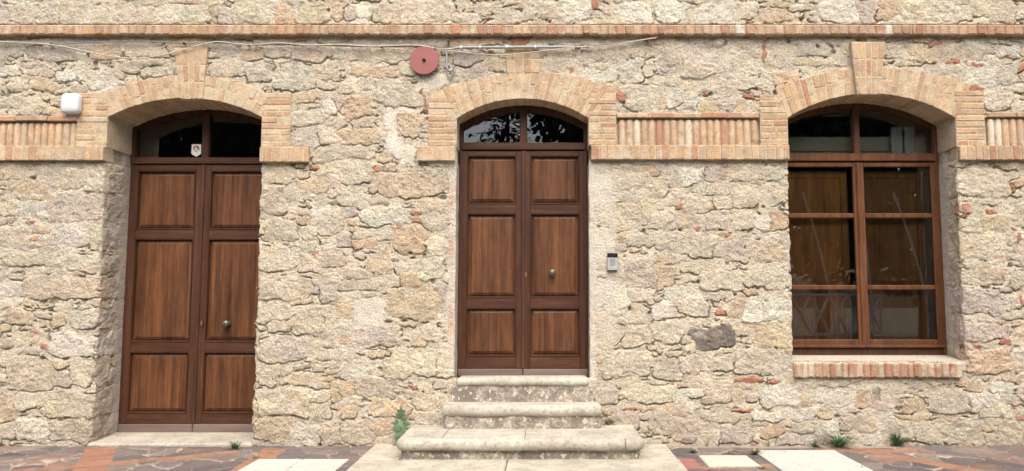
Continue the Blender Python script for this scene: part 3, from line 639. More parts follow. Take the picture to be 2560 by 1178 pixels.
# arches
def arch(o, n, pal, wts, key, proud, keycols):
    ecx, ecz, er = circ3(o.e0, o.ec, o.e1)
    a0 = math.atan2(o.zs - o.cz, o.xl - o.mx); a1 = math.atan2(o.zs - o.cz, o.xr - o.mx)
    b0 = math.atan2(o.e0[1] - ecz, o.e0[0] - ecx); b1 = math.atan2(o.e1[1] - ecz, o.e1[0] - ecx)
    def P(t, off=0): a = a0 + (a1 - a0) * t; return (o.mx + math.cos(a) * (o.r + off), o.cz + math.sin(a) * (o.r + off))
    def Qx(t, off=0): b = b0 + (b1 - b0) * t; return (ecx + math.cos(b) * (er + off), ecz + math.sin(b) * (er + off))
    def lerp(a, b, f): return (a[0] + (b[0] - a[0]) * f, a[1] + (b[1] - a[1]) * f)
    m = MB()
    for k in range(n):
        t0, t1 = (k + .055) / n, (k + .945) / n; f = rb.choice((.33, .5, .5, .66, 1.0)) + j(.05)
        pieces = [(0.0, min(f, 1.0))] + ([(f + .03, 1.0)] if f < .9 else [])
        dr = j(.006)
        for i, (g0, g1) in enumerate(pieces):
            A, B, Cc, D = P(t0, j(.003)), P(t1, j(.003)), Qx(t1, dr), Qx(t0, dr)
            q = (lerp(A, D, g0), lerp(B, Cc, g0), lerp(B, Cc, g1), lerp(A, D, g1))
            m.quad2d(q, -.030 + j(.004), (o.d + .02) if i == 0 else .06, .006, bcol(pal, wts))
    # mortar core, a hair behind the bricks
    for k in range(n * 2):
        t0, t1 = k / (n * 2), (k + 1) / (n * 2)
        m.quad2d((P(t0, .003), P(t1, .003), Qx(t1, -.006), Qx(t0, -.006)), -.0275, o.d + .018, .0005, MORT)
    ar = m.build('brick_arch', M_brick, house)
    (tl, tr, br, bl) = [W(*p, -proud) for p in key]
    kq = MB(); nc, nr = keycols
    for r_ in range(nr):
        g0, g1 = r_ / nr, (r_ + 1) / nr
        for c_ in range(nc):
            u0, u1 = c_ / nc, (c_ + 1) / nc; sh = (j(.14) / nr) if 0 < r_ else 0; sh2 = (j(.14) / nr) if r_ < nr - 1 else 0
            L = lambda u, g: lerp(lerp(bl, tl, g), lerp(br, tr, g), u)
            gp = .05 / nc; kq.quad2d((L(u0 + gp, g0 + .012), L(u1 - gp, g0 + .012), L(u1 - gp, g1 - .012), L(u0 + gp, g1 - .012)), -proud + j(.003), .02, .005, bcol(pal, wts))
    kq.quad2d((lerp(bl, tl, .004), lerp(br, tr, .004), lerp(tr, br, .004), lerp(tl, bl, .004)), -proud + .003, .015, .001, MORT)
    kq.build('keystone', M_brick, ar)
arch(O_L, 30, BT, [4, 4, 3, 4, 1, 3, 0], ((434, 120), (518, 120), (506, 248), (453, 248)), .042, (5, 3))
arch(O_C, 28, BT, [5, 4, 4, 2, 2, 2, 1], ((1264, 113), (1351, 113), (1349, 183), (1268, 183)), .033, (4, 2))
arch(O_R, 31, BT[:4] + BR[1:4], [4, 4, 3, 4, 1, 2, 2], ((2128, 104), (2214, 104), (2202, 236), (2144, 236)), .075, (5, 3))

# ------------------------------------------------------------------ joinery
def arc_pts(o, x0, x1, off, n=18):
    pts = []
    for k in range(n + 1):
        x = x0 + (x1 - x0) * k / n; r = o.r + off; pts.append((x, o.cz + math.sqrt(max(r * r - (x - o.mx) ** 2, 0))))
    return pts
def arc_bar(mb, o, x0, x1, off_out, off_in, y0, y1, zmin, n=24, col=(1, 1, 1)):
    a = arc_pts(o, x0, x1, off_out, n); b = arc_pts(o, x0, x1, off_in, n); b = [(p[0], max(p[1], zmin)) for p in b]
    for k in range(n):
        q = (b[k], b[k + 1], a[k + 1], a[k])
        vs_ = [(p[0], y0, p[1]) for p in q] + [(p[0], y1, p[1]) for p in q]
        mb.add(vs_, [[0, 1, 2, 3], [0, 4, 5, 1], [2, 6, 7, 3], [7, 6, 5, 4]], col)
def pane_arc(o, x0, x1, z0, off, y):
    mb = MB(); top = arc_pts(o, x0, x1, off, 16); pts = [(x0, z0), (x1, z0)] + top[::-1]; mb.ngon_prism(pts, y, y + .004); return mb
def raised_panel(x0, x1, z0, z1, y):
    mb = MB(); b = .036; g = .013
    rings = []
    for (ins, yy) in ((.0, y + .024), (g, y + .024), (g + .001, y + .012), (b, y + .003), (b + .002, y - .001)):
        rings.append([(x0 + ins, yy, z0 + ins), (x1 - ins, yy, z0 + ins), (x1 - ins, yy, z1 - ins), (x0 + ins, yy, z1 - ins)])
    mb.strip_loft(rings, (1, 1, 1), False, True, False); mb.add(rings[-1], [[0, 1, 2, 3]]); return mb
def moulding(mb, x0, x1, z0, z1, y, w=.014):
    rings = []
    for (ins, yy) in ((-.0, y + .001), (.003, y - .006), (.008, y - .005), (w, y + .022), (w, y + .040)):
        rings.append([(x0 + ins, yy, z0 + ins), (x1 - ins, yy, z0 + ins), (x1 - ins, yy, z1 - ins), (x0 + ins, yy, z1 - ins)])
    mb.strip_loft(rings, (1, 1, 1), False, True, False)

def door(o, zl, knob, lock, lbl, so_, si_):
    """zl: z of transom top, transom bottom, then panel tops/bottoms ..., bottom rail bottom, kick bottom"""
    Y = o.d
    (t1, t0, p1t, p1b, p2t, p2b, p3t, p3b, rbt, kb) = zl
    x0, x1, mx = o.xl + .004, o.xr - .004, o.mx
    fr = MB()
    arc_bar(fr, o, x0, x1, .02, -.055, Y + .035, Y + .09, t1 - .02); fr.box(x0, x0 + .030, Y + .002, Y + .07, kb + .002, o.zs + .03); fr.box(x1 - .030, x1, Y + .002, Y + .07, kb + .002, o.zs + .03)
    fr.box(mx - .036, mx + .036, Y + .014, Y + .076, t1 - .006, o.zc - .02, .005)
    d = fr.build('door', M_stile, house); d['label'] = lbl
    tr = MB(); tr.box(x0 + .012, x1 - .012, Y - .014, Y + .068, t0, t1, .006); tr.build('transom', M_rail, d)
    for a, b in ((x0 + .028, mx - .034), (mx + .034, x1 - .028)): pane_arc(o, a, b, t1 - .005, -.05, Y + .05).build('pane', M_glass, d)
    yl = Y + .006
    for s in (-1, 1):
        a, b = (x0 + .022, mx - .003) if s < 0 else (mx + .003, x1 - .022)
        pa, pb = (a + so_, b - si_) if s < 0 else (a + si_, b - so_)
        lf = MB()
        lf.box(a, pa, yl, yl + .045, rbt, t0 - .008, .003); lf.box(pb, b, yl, yl + .045, rbt, t0 - .008, .003)
        if s > 0:       # cover strip over the meeting joint
            lf.box(a - .020, a + .016, yl - .016, yl - .001, rbt, t0 - .010, .005)
        leaf = lf.build('door_leaf', M_stile, d)
        for (u, v) in ((p1t, t0 - .008), (p2t, p1b), (p3t, p2b), (rbt, p3b)): rl = MB(); rl.box(pa + .0005, pb - .0005, yl + .001, yl + .044, u, v, .003); rl.build('cross_rail', M_rail, d)
        ml = MB()
        for (u, v) in ((p1b, p1t), (p2b, p2t), (p3b, p3t)): moulding(ml, pa, pb, u, v, yl)
        ml.build('panel_moulding', M_stile, d)
        for (u, v) in ((p1b, p1t), (p2b, p2t), (p3b, p3t)): raised_panel(pa + .012, pb - .012, u + .012, v - .012, yl + .013).build('door_panel', M_panel, d)
        kk = MB(); kk.box(a - (.0 if s > 0 else .018), b + (.018 if s > 0 else 0), yl - .022, yl + .045, kb + .003, rbt - .002, .006); kk.build('kick_board', M_kick, d)
    kx, kz = W(*knob, Y - .05); k = MB()
    k.lathe_y(kx, kz, [(.030, yl + .002), (.030, yl - .004), (.016, yl - .008), (.012, yl - .024), (.022, yl - .032), (.035, yl - .044), (.037, yl - .053), (.031, yl - .064), (.016, yl - .070), (.002, yl - .071)], 24)
    k.build('knob', M_bronze, d)
    lx, lz = W(*lock, Y); q = MB(); q.ngon_prism([(lx + math.cos(t) * .008, lz + math.sin(t) * (.024)) for t in [i * math.pi / 8 for i in range(16)]], yl - .0185, yl - .012)
    q.tube([(lx, yl - .018, lz + .006), (lx, yl - .024, lz + .006)], .005); q.build('keyhole_plate', M_brass, d)
    return d
zc_ = lambda py: W(1306, py, O_C.d)[1]
door(O_C, [zc_(357), zc_(375), zc_(389), zc_(510), zc_(534), zc_(745), zc_(770), zc_(891), zc_(922), zc_(942)], (1381, 682), (1315, 687), 'narrow panelled double door at the top of the steps', .056, .066)
zl_ = lambda py: W(480, py, O_L.d)[1]
door(O_L, [zl_(394), zl_(410), zl_(427), zl_(574), zl_(597), zl_(855), zl_(880), zl_(1034), zl_(1060), zl_(1085)], (563, 810), (505, 808), 'wide orange brown panelled double door at street level', .052, .070)
ds = MB(); ds.hexa([[[(x, y, z) for z in ((-.02, .066 if y > 0 else .040))] for y in (-.045, O_L.d + .05)] for x in (O_L.xl - .03, O_L.xr + .012)], .018, (.43, .40, .335))
ds.build('doorstep', M_step, house)

# window
o = O_R; Y = o.d; zw = lambda py: W(2150, py, Y)[1]; xw = lambda px, py: W(px, py, Y)[0]
x0, x1, mx = o.xl + .004, o.xr - .004, o.mx
fr = MB(); arc_bar(fr, o, x0, x1, .02, -.045, Y + .035, Y + .09, zw(383) - .02)
fr.box(x0, x0 + .034, Y + .002, Y + .07, zw(887), o.zs + .03); fr.box(x1 - .034, x1, Y + .002, Y + .07, zw(887), o.zs + .03)
fr.box(mx - .030, mx + .030, Y + .004, Y + .066, zw(383) - .006, o.zc - .02, .005)
win = fr.build('window', M_frame2, house); win['label'] = 'large arched window with brown timber sashes and six lower panes'
t = MB(); t.box(x0 + .012, x1 - .012, Y - .012, Y + .068, zw(403), zw(384), .006); t.build('transom', M_frame2, win)
for a, b in ((x0 + .03, mx - .028), (mx + .028, x1 - .03)): pane_arc(o, a, b, zw(383) - .005, -.04, Y + .05).build('pane', M_glass, win)
for s in (-1, 1):
    a, b = (x0 + .028, mx - .002) if s < 0 else (mx + .002, x1 - .028)
    yl = Y + .004; zt, zb = zw(406), zw(868); st = .052
    sh = MB(); sh.box(a, a + st, yl, yl + .045, zb, zt, .006); sh.box(b - st, b, yl, yl + .045, zb, zt, .006)
    sh.box(a + st, b - st, yl + .001, yl + .044, zw(417), zt - .001, .006); sh.box(a + st, b - st, yl + .001, yl + .044, zb + .001, zw(849), .006)
    for (u, v) in ((545, 533), (725, 713)): sh.box(a + st, b - st, yl + .003, yl + .040, zw(u), zw(v), .008)
    if s > 0: sh.box(a - .026, a + .022, yl - .016, yl - .001, zb + .002, zt - .004, .007)
    sh.box(a - (.0 if s > 0 else .01), b + (.01 if s > 0 else 0), yl - .026, yl - .001, zb - .006, zb + .022, .006)
    sh.build('sash', M_frame2, win)
    for (u, v) in ((534, 416), (714, 544), (850, 724)):
        p = MB(); p.box(a + st - .006, b - st + .006, yl + .020, yl + .024, zw(u), zw(v), .0005); p.build('pane', M_glass, win)
bt = MB(); bt.box(x0 + .01, x1 - .01, Y + .012, Y + .07, zw(889), zw(871), .004); bt.build('bottom_rail', M_stile, win)
# folded wooden shutters standing inside behind the glass
for s in (-1, 1):
    a, b = (x0 + .05, mx - .075) if s < 0 else (mx + .05, x1 - .11)
    ys = Y + .115; zt, zb = zw(424), zw(862); m = MB()
    m.box(a, b, ys + .004, ys + .026, zb, zt, .003)
    for (u, v) in ((zb, zb + .09), (zt - .07, zt), (zb + .62, zb + .69)): m.box(a + .001, b - .001, ys - .006, ys + .005, u, v, .003)
    for q in (a, b - .07): m.box(q, q + .07, ys - .009, ys + .005, zb, zt, .003)
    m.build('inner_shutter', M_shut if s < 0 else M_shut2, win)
m = MB(); m.box(x0 + .03, x1 - .05, Y + .14, Y + .145, zw(383) - .05, zw(335), .002); m.box(x0 + .03, x1 - .05, Y + .125, Y + .15, zw(372), zw(368), .003); m.build('roller_blind', M_blind, win)
m = MB()
for (c, w) in ((xw(2252, 330), .055), (xw(2284, 330), .05)):
    rings = []
    for zz in (zw(384), zw(350), zw(312)):
        rings.append([(c - w + 2 * w * k / 12 + .02 * (zz - zw(384)), Y + .10 + .012 * math.sin(k * 1.9), zz) for k in range(13)] + [(c + w - 2 * w * k / 12 + .02 * (zz - zw(384)), Y + .104 + .012 * math.sin((12 - k) * 1.9), zz) for k in range(13)])
    m.strip_loft(rings)
m.build('curtain', M_curtain, win)
ws = MB(); zs0 = W(2200, 907, -.03)[1]
ws.hexa([[[(x, y, z) for z in (o.zb - .10, zw(889) + .004 if y > .1 else zs0 + .006)] for y in (-.020, Y + .03)] for x in (o.xl + .004, o.xr - .004)], .010, (1, 1, 1)); ws.build('window_sill', M_sillst, win)
bs = MB(); r = pxr(1986, 908, 2410, 945, -.06); soldier_row(bs, *r, -.062, .03, .064, BR, .009, .012, None, .006, .01); solid_back(bs, r, -.045, .03, (.46, .36, .25)); bs.build('brick_sill', M_brick, win)

# ------------------------------------------------------------------ paving in front
gx = axis([(-7.5, -5.2, .03), (-5.2, 4.6, .0105), (4.6, 7.0, .03)]); gy = axis([(-5.0, -1.25, .03), (-1.25, .04, .007)])
PXX, PYY = np.meshgrid(gx, gy)
pxw = PXX + .05 * fbm(PXX, PYY, .28, 301, 3) + .012 * fbm(PXX, PYY, .06, 311, 2); pyw = PYY + .05 * fbm(PXX, PYY, .28, 321, 3) + .012 * fbm(PXX, PYY, .06, 331, 2)
r2 = np.random.RandomState(12); d1 = np.full(PXX.shape, 9., np.float32); d2 = d1.copy(); pid = np.zeros(PXX.shape, np.int32); np_ = 0; pcol = []
PC = [(.150, .130, .130), (.175, .150, .142), (.135, .120, .124), (.165, .145, .145), (.20, .148, .130), (.19, .165, .152), (.125, .115, .120)]
cell = .23
for cy in np.arange(-5.2, .3, cell * .8):
    for cx in np.arange(-7.7, 7.2, cell * 1.25):
        x = cx + r2.uniform(-.11, .11); y = cy + r2.uniform(-.09, .09); rad = .62; an = r2.uniform(0, 3.14); st = r2.uniform(1.0, 1.7)
        i0, i1 = np.searchsorted(gx, [x - rad, x + rad]); j0, j1 = np.searchsorted(gy, [y - rad, y + rad])
        if i1 > i0 and j1 > j0:
            dx = pxw[j0:j1, i0:i1] - x; dy = pyw[j0:j1, i0:i1] - y; u = dx * math.cos(an) + dy * math.sin(an); v = (-dx * math.sin(an) + dy * math.cos(an)) * st
            d = np.hypot(u, v).astype(np.float32); a = d1[j0:j1, i0:i1]; b = d2[j0:j1, i0:i1]; w_ = d < a
            b[:] = np.where(w_, a, np.minimum(b, d)); pid[j0:j1, i0:i1][w_] = np_; a[:] = np.where(w_, d, a)
        pcol.append(np.array(PC[r2.randint(len(PC))]) * r2.uniform(.85, 1.2)); np_ += 1
pcol = np.array(pcol, np.float32) * np.array((.88, .84, .80), np.float32); ed = (d2 - d1) * .5
gw = .004 + .008 * np.clip(fbm(PXX, PYY, .3, 341, 2), -.6, 1.5)
inn = sstep(gw, gw + .006, ed); n5 = fbm(PXX, PYY, .05, 351, 4); n6 = fbm(PXX, PYY, .4, 361, 3)
ph = r2.uniform(-.006, .005, np_)
PH = inn * (.017 + ph[pid] + .0022 * n5) + .001 * n5 - .004
PK = pcol[pid] * (1 + .10 * n5[..., None] + .10 * n6[..., None]); pm = np.array((.34, .295, .225), np.float32) * (1 + .18 * n5[..., None])
PK = PK * inn[..., None] + pm * (1 - inn[..., None])
def bandp(pa, pb, width, step, nacross=1, col=(.265, .14, .10)):
    global PH, PK
    a = np.array(G(*pa)); b = np.array(G(*pb)); L = np.hypot(*(b - a)); t = (b - a) / L; nrm = np.array((-t[1], t[0]))
    u = (PXX - a[0]) * t[0] + (PYY - a[1]) * t[1] + .003 * n5; v = (PXX - a[0]) * nrm[0] + (PYY - a[1]) * nrm[1] + .003 * n6
    m = (u > 0) & (u < L) & (np.abs(v) < width / 2)
    k = np.floor(u / step).astype(int); c = np.floor((v + width / 2) / (width / nacross)).astype(int)
    fu = np.minimum(u / step - k, 1 - (u / step - k)) * step; fv = np.minimum((v + width / 2) / (width / nacross) - c, 1 - ((v + width / 2) / (width / nacross) - c)) * width / nacross
    e_ = sstep(.0015, .006, np.minimum(fu, fv)); rnd = (np.sin(k * 12.9 + c * 78.2) * 43758.5) % 1.0
    kc = np.array(col, np.float32) * (.86 + .28 * rnd[..., None]) * (1 + .10 * n5[..., None]); kc = kc * e_[..., None] + np.array((.22, .19, .10)) * (1 - e_[..., None])
    PK = np.where(m[..., None], kc, PK); PH = np.where(m, .004 + .005 * e_ + .001 * n5, PH)
bandp((30, 1182), (600, 1136), .155, .072)
bandp((256, 1119), (222, 1185), .26, .075)
bandp((690, 1124), (590, 1190), .20, .075)
bandp((2040, 1124), (2300, 1132), .15, .072); bandp((2140, 1127), (2440, 1181), .19, .072)
bandp((1700, 1175), (1960, 1166), .13, .072)
mm_ = sstep(-.13, -.10, PYY + .03 * n6) * sstep(1.0, 1.1, PXX) * sstep(3.4, 3.2, PXX)      # cement strip along the foot of the wall
PK = PK + (np.array((.27, .225, .19), np.float32) * (1 + .15 * n5[..., None]) - PK) * mm_[..., None]; PH = PH * (1 - mm_) + (.012 + .004 * n5) * mm_
ms_ = np.maximum(sstep(.25, .7, fbm(PXX, PYY, .16, 371, 3)) * (1 - inn), 0) * .8                     # moss in the joints
PK = PK + (np.array((.10, .12, .035), np.float32) - PK) * ms_[..., None]
ni, nj = PXX.shape; id2 = np.arange(ni * nj).reshape(ni, nj)
q2 = np.stack([id2[:-1, :-1], id2[:-1, 1:], id2[1:, 1:], id2[1:, :-1]], -1).reshape(-1, 4)
pav = grid_mesh('pavement', [(np.stack([PXX, PYY, PH], -1).reshape(-1, 3), q2, PK.reshape(-1, 3).astype(np.float32), np.full(ni * nj, .4))], M_pave); pav['kind'] = 'structure'
gm = MB(); gm.add([(-120, -120, -.03), (120, -120, -.03), (120, 60, -.03), (-120, 60, -.03)], [[0, 1, 2, 3]])
tag(gm.build('ground', M_earth), kind='structure')

# ------------------------------------------------------------------ steps up to the middle door
steps = thing('stone_steps', (-.2, -.5, 0), 'worn pale stone steps with rounded nosings below the narrow door', 'steps')
def outline(x0, x1, yf, yb, rc, n=9, off=0.0):
    pts = [(x0 - off, yb)]
    for k in range(n + 1):
        a = math.pi + (math.pi / 2) * k / n; pts.append((x0 + rc + math.cos(a) * (rc + off), yf + rc + math.sin(a) * (rc + off)))
    m = 56
    for k in range(1, m): pts.append((x0 + rc + (x1 - x0 - 2 * rc) * k / m, yf - off))
    for k in range(n + 1):
        a = 1.5 * math.pi + (math.pi / 2) * k / n; pts.append((x1 - rc + math.cos(a) * (rc + off), yf + rc + math.sin(a) * (rc + off)))
    pts.append((x1 + off, yb)); return pts
def slab(x0, x1, yf, yb, z0, z1, rc, name='tread', col=(.475, .46, .39), seed=1):
    rr = (z1 - z0) / 2; rings = []; q = random.Random(seed)
    wv = [q.uniform(-1, 1) for _ in range(64)]; chip = [0.0] * 400
    for _ in range(9):
        c0 = q.randrange(8, 70); 
        for d_ in range(-3, 4): chip[c0 + d_] = max(chip[c0 + d_], (1 - abs(d_) / 4) * q.uniform(.004, .012))
    for k in range(13):
        a = math.pi / 2 - math.pi * k / 12; off = rr * .8 * (math.cos(a) - 1); zz = (z0 + z1) / 2 + rr * math.sin(a)
        rings.append([(p[0] + .001 * wv[i % 64], p[1] + .004 * math.sin(i * .31 + seed) + .0012 * wv[(i * 3 + k) % 64] + chip[i] * math.sin(math.pi * k / 12) ** .5, zz + .003 * math.sin(i * .23 + seed * 2) - chip[i] * .5 * (k < 5)) for i, p in enumerate(outline(x0, x1, yf, yb, rc, 9, off))])
    mb = MB(); mb.strip_loft(rings, col, True, False); n = len(rings[0])
    mb.add(rings[0], [list(range(n))], col); mb.add(rings[-1], [list(range(n - 1, -1, -1))], (.30, .25, .2)); mb.f[-2] = mb.f[-2][::-1] if False else mb.f[-2]
    return mb.build(name, M_step, steps)
def riser(x0, x1, yf, yb, z0, z1, rc=.02):
    mb = MB(); ol = outline(x0, x1, yf, yb, rc, 4); rings = [[(p[0], p[1], z) for p in ol] for z in (z1, (z0 + z1) / 2, z0)]
    mb.strip_loft(rings, (1, 1, 1), False, False); return mb.build('riser', M_riser, steps)
def joint_ring(x, yf, z0, z1, y_back):
    rr = (z1 - z0) / 2; mb = MB(); pts = [(y_back, z1)]
    for k in range(9):
        a = math.pi / 2 - math.pi * k / 8; pts.append((yf - rr * .8 * (math.cos(a) - 1), (z0 + z1) / 2 + rr * math.sin(a)))
    a_ = []; 
    for s in (-.004, .004): a_.append([(x + s, p[0] - .0012, p[1] + (.0012 if i < 5 else -.0005)) for i, p in enumerate(pts)])
    mb.strip_loft([a_[0], a_[1]], (1, 1, 1), False, False); return mb.build('joint', M_jointm, steps)
Z1, Z2, Z3 = .633, .414, .200
xa = W(1140, 950, -.06)[0]; xb = W(1473, 950, -.06)[0]
slab(xa, xb, -.062, .30, Z1 - .072, Z1, .035, seed=2)
riser(W(1128, 985, -.03)[0], W(1474, 985, -.03)[0], -.034, .04, Z2 - .01, Z1 - .070, .01)
x2a, x2b = G(1102, 1014, Z2)[0], G(1508, 1014, Z2)[0]
slab(x2a, x2b, -.255, .04, Z2 - .105, Z2, .05, seed=3)
riser(x2a + .022, x2b - .018, -.218, .04, Z3 - .01, Z2 - .103)
x3a, x3b = G(996, 1090, Z3)[0], G(1609, 1094, Z3)[0]
slab(x3a, x3b, -.735, .04, Z3 - .098, Z3, .10, seed=5)
riser(x3a + .035, x3b - .03, -.675, .04, .005, Z3 - .096, .05)
for px in (1106, 1312, 1562): joint_ring(G(px, 1095, Z3)[0], -.735, Z3 - .098, Z3, -.23)
for px, py in ((1104, 1135), (1312, 1135)):
    x = W(px, py, -.67)[0]; mb = MB(); mb.box(x - .004, x + .004, -.677, -.67, .03, Z3 - .1, .0005); mb.build('joint', M_jointm, steps)
zp = .030; xpa = G(944, 1105, zp)[0]; xpb = G(1674, 1122, zp)[0]; yj = -.655
for (a, b, c, d) in ((xpa, x3a + .20, yj + .004, -.01), (x3b - .2, xpb, yj + .004, -.03), (xpa + .004, -.31, -1.45, yj - .004), (-.302, xpb + .01, -1.45, yj - .004)):
    mb = MB(); mb.box(a, b, c, d, -.02, zp + random.Random(a).uniform(-.003, .003), .010, (.47, .45, .37)); mb.build('base_slab', M_step, steps)

# ------------------------------------------------------------------ loose flat slabs let into the paving
def flat(px0, py0, px1, yfront, h, mat, label, col=(.72, .70, .63)):
    x0, y0 = G(px0, py0, h); x1 = G(px1, py0, h)[0]; y1 = yfront
    mb = MB(); q = random.Random(px0)
    mb.hexa([[[(x + q.uniform(-.008, .008), y + q.uniform(-.006, .006), z) for z in (-.03, h)] for y in (y1, y0)] for x in (x0, x1)], .008, col)
    return tag(mb.build('paving_slab', mat, None, ((x0 + x1) / 2, (y0 + y1) / 2, 0)), label, 'paving slab', 'pale slabs let into the paving')
flat(645, 1147, 757, -1.5, .022, M_marble, 'smooth bright white slab left of the steps, the half nearer the wide door', (.45, .45, .41))
flat(758, 1147, 873, -1.5, .021, M_marble, 'smooth bright white slab left of the steps, the half nearer the steps', (.44, .44, .40))
flat(1745, 1138, 1868, G(1800, 1168, .012)[1], .027, M_granite, 'small smooth pale slab between the steps and the speckled slab', (.50, .48, .40))
flat(1884, 1125, 2085, -1.4, .028, M_granite, 'large rough white slab with black speckles below the window', (.48, .47, .43))
flat(1690, 1146, 1735, G(1700, 1172, .012)[1], .024, M_pave, 'small dark red stone slab beside the foot of the steps', (.26, .13, .11))

# ------------------------------------------------------------------ things fixed to the wall
def cpt(px, py, Y=-.045): x, z = W(px, py, Y); return (x, Y, z)
def smooth_path(pts, n=6):
    P = [Vector(p) for p in pts]; out = []
    for i in range(len(P) - 1):
        a, b, c, d = P[max(i - 1, 0)], P[i], P[i + 1], P[min(i + 2, len(P) - 1)]
        for k in range(n):
            t = k / n; out.append(.5 * ((2 * b) + (c - a) * t + (2 * a - 5 * b + 4 * c - d) * t * t + (3 * b - a - 3 * c + d) * t ** 3))
    return out + [P[-1]]
def cable(name, pts, r, mat, label, cat='cable', group=None, Y=-.045):
    pp = smooth_path([cpt(p[0], p[1], p[2] if len(p) > 2 else Y) for p in pts]); mb = MB(); mb.tube(pp, r, n=7)
    o = mb.build(name, mat, None, pp[len(pp) // 2]); tag(o, label, cat, group); return o
c1 = cable('power_cable', [(-60, 103), (0, 105), (60, 107), (125, 112), (180, 121), (240, 134), (300, 144), (350, 146), (410, 137), (470, 121), (520, 108), (550, 105), (620, 112), (700, 108), (770, 113), (850, 112), (930, 116), (1020, 113), (1060, 116), (1090, 121), (1130, 123)], .0062, M_cablew, 'cream cable sagging over the left arch and running to the red disc', Y=-.062)
c2 = cable('power_cable', [(-60, 104), (60, 104), (130, 111), (200, 107), (300, 104), (400, 105), (460, 108), (540, 107), (620, 111), (700, 111), (800, 113), (930, 117), (1050, 117), (1135, 119), (1200, 119), (1350, 120), (1430, 118), (1500, 113), (1560, 106), (1600, 100), (1645, 92)], .0058, M_cableg, 'thin grey cable pinned straight along the wall under the string course', Y=-.052)
c3 = cable('power_cable', [(1120, 127), (1150, 130), (1190, 134), (1250, 138), (1300, 134), (1380, 125), (1440, 118), (1500, 116), (1560, 108), (1600, 101), (1640, 95)], .005, M_cablew, 'short cream cable sagging across the middle keystone', Y=-.068)
c4 = cable('conduit', [(1136, 121), (1160, 119), (1250, 118.5), (1350, 118), (1420, 117.5)], .014, M_greyd, 'straight grey conduit clipped above the middle arch', 'conduit', Y=-.060)
c5 = cable('conduit', [(1140, 121), (1122, 124), (1117, 133), (1117, 152), (1117, 166), (1121, 175), (1129, 177), (1134, 170), (1133, 163)], .0095, M_greyd, 'grey pipe hooked at its end, hanging beside the red disc', 'conduit', Y=-.055)
cable('conduit', [(1132, 166), (1134, 176), (1131, 186), (1125, 192), (1118, 186)], .009, M_greyd, 'curled grey pipe stub below the hooked pipe', 'conduit', Y=-.045)
def clips(owner, pts, r, Y, mat):
    for (px, py) in pts:
        c = cpt(px, py, Y); mb = MB(); mb.tube([(c[0] - .008, c[1], c[2]), (c[0] + .008, c[1], c[2])], r, n=10); mb.box(c[0] - .006, c[0] + .006, c[1], -.005, c[2] - .006, c[2] + .006, .001); mb.build('clip', mat, owner)
clips(c2, [(128, 111), (460, 108), (620, 111.5), (955, 117), (1088, 118), (1440, 117.5), (1470, 115.5), (1618, 97)], .012, -.054, M_black)
clips(c4, [(1153, 119.5), (1200, 119), (1267, 118.5), (1338, 118)], .018, -.060, M_white)

# red disc
dc = cpt(1062, 153, -.04); rd = W(1097, 153, -.08)[0] - dc[0]
disc = thing('wall_disc', (dc[0], 0, dc[2]), 'flat round dull red disc with a dark centre bolt, under the cables', 'wall disc')
mb = MB(); prof = [(.05, -.02), (rd * .96, -.055), (rd, -.060), (rd, -.072), (rd * .985, -.077), (rd * .97, -.0785), (rd * .965, -.0785), (.02, -.079), (.001, -.079)]
n = 56; rings = []
for r, y in prof:
    ring = []
    for k in range(n):
        a = 2 * math.pi * k / n; zz = min(math.sin(a) * r, rd * .90); ring.append((dc[0] + math.cos(a) * r, y, dc[2] + zz))
    rings.append(ring)
mb.strip_loft(rings[:5], (1, 1, 1), False, True, False); mb.add(rings[4], [list(range(n))]); mb.build('plate', M_red, disc)
mb = MB(); mb.lathe_y(dc[0], dc[2], [(.017, -.077), (.017, -.090), (.009, -.096), (.009, -.104), (.001, -.105)], 8); mb.build('bolt', M_rust, disc)

# white box
bx0, bz0 = W(149, 283, -.10); bx1, bz1 = W(198, 232, -.10); cx, cz = (bx0 + bx1) / 2, (bz0 + bz1) / 2; hw, hh = (bx1 - bx0) / 2, (bz1 - bz0) / 2
wb = thing('wall_box', (cx, 0, cz), 'white plastic box with rounded corners, left of the wide door arch', 'wall box')
rings = []; n = 48
for (f, y) in ((.90, -.030), (.98, -.045), (1.0, -.060), (1.0, -.075), (.975, -.092), (.90, -.104), (.75, -.112), (.45, -.117), (.0, -.118)):
    ring = []
    for k in range(n):
        a = 2 * math.pi * k / n; ca, sa = math.cos(a), math.sin(a); q = (abs(ca) ** 5 + abs(sa) ** 5) ** (-1 / 5)
        ring.append((cx + ca * q * hw * f, y, cz + sa * q * hh * f))
    rings.append(ring)
mb = MB(); mb.strip_loft(rings); mb.build('cover', M_white, wb)
mb = MB(); mb.box(cx - .05, cx + .05, -.05, .0, cz - hh - .018, cz + hh * .7, .008); mb.build('back_plate', M_greyp, wb)

# intercom
ix0, iz0 = W(1518.5, 676, -.05); ix1, iz1 = W(1544.5, 633, -.05); ic = thing('intercom', ((ix0 + ix1) / 2, 0, iz0), 'small grey door entry phone with a black top, right of the narrow door', 'intercom')
mb = MB(); mb.box(ix0 + .004, ix1 - .004, -.034, .0, iz0 - .006, iz1 - .004, .003); mb.build('back_box', M_black, ic)
zt = iz0 + (iz1 - iz0) * .76
mb = MB(); mb.box(ix0, ix1, -.050, -.033, iz0, zt - .001, .005); bd = mb.build('face_plate', M_steel, ic)
mb = MB(); mb.box(ix0, ix1, -.052, -.033, zt, iz1, .005); cp = mb.build('camera_cap', M_black, ic)
mb = MB(); mb.lathe_y(ix0 + (ix1 - ix0) * .62, (zt + iz1) / 2, [(.012, -.051), (.012, -.055), (.009, -.056), (.001, -.0555)], 20); mb.build('lens', M_dark, cp)
mb = MB()
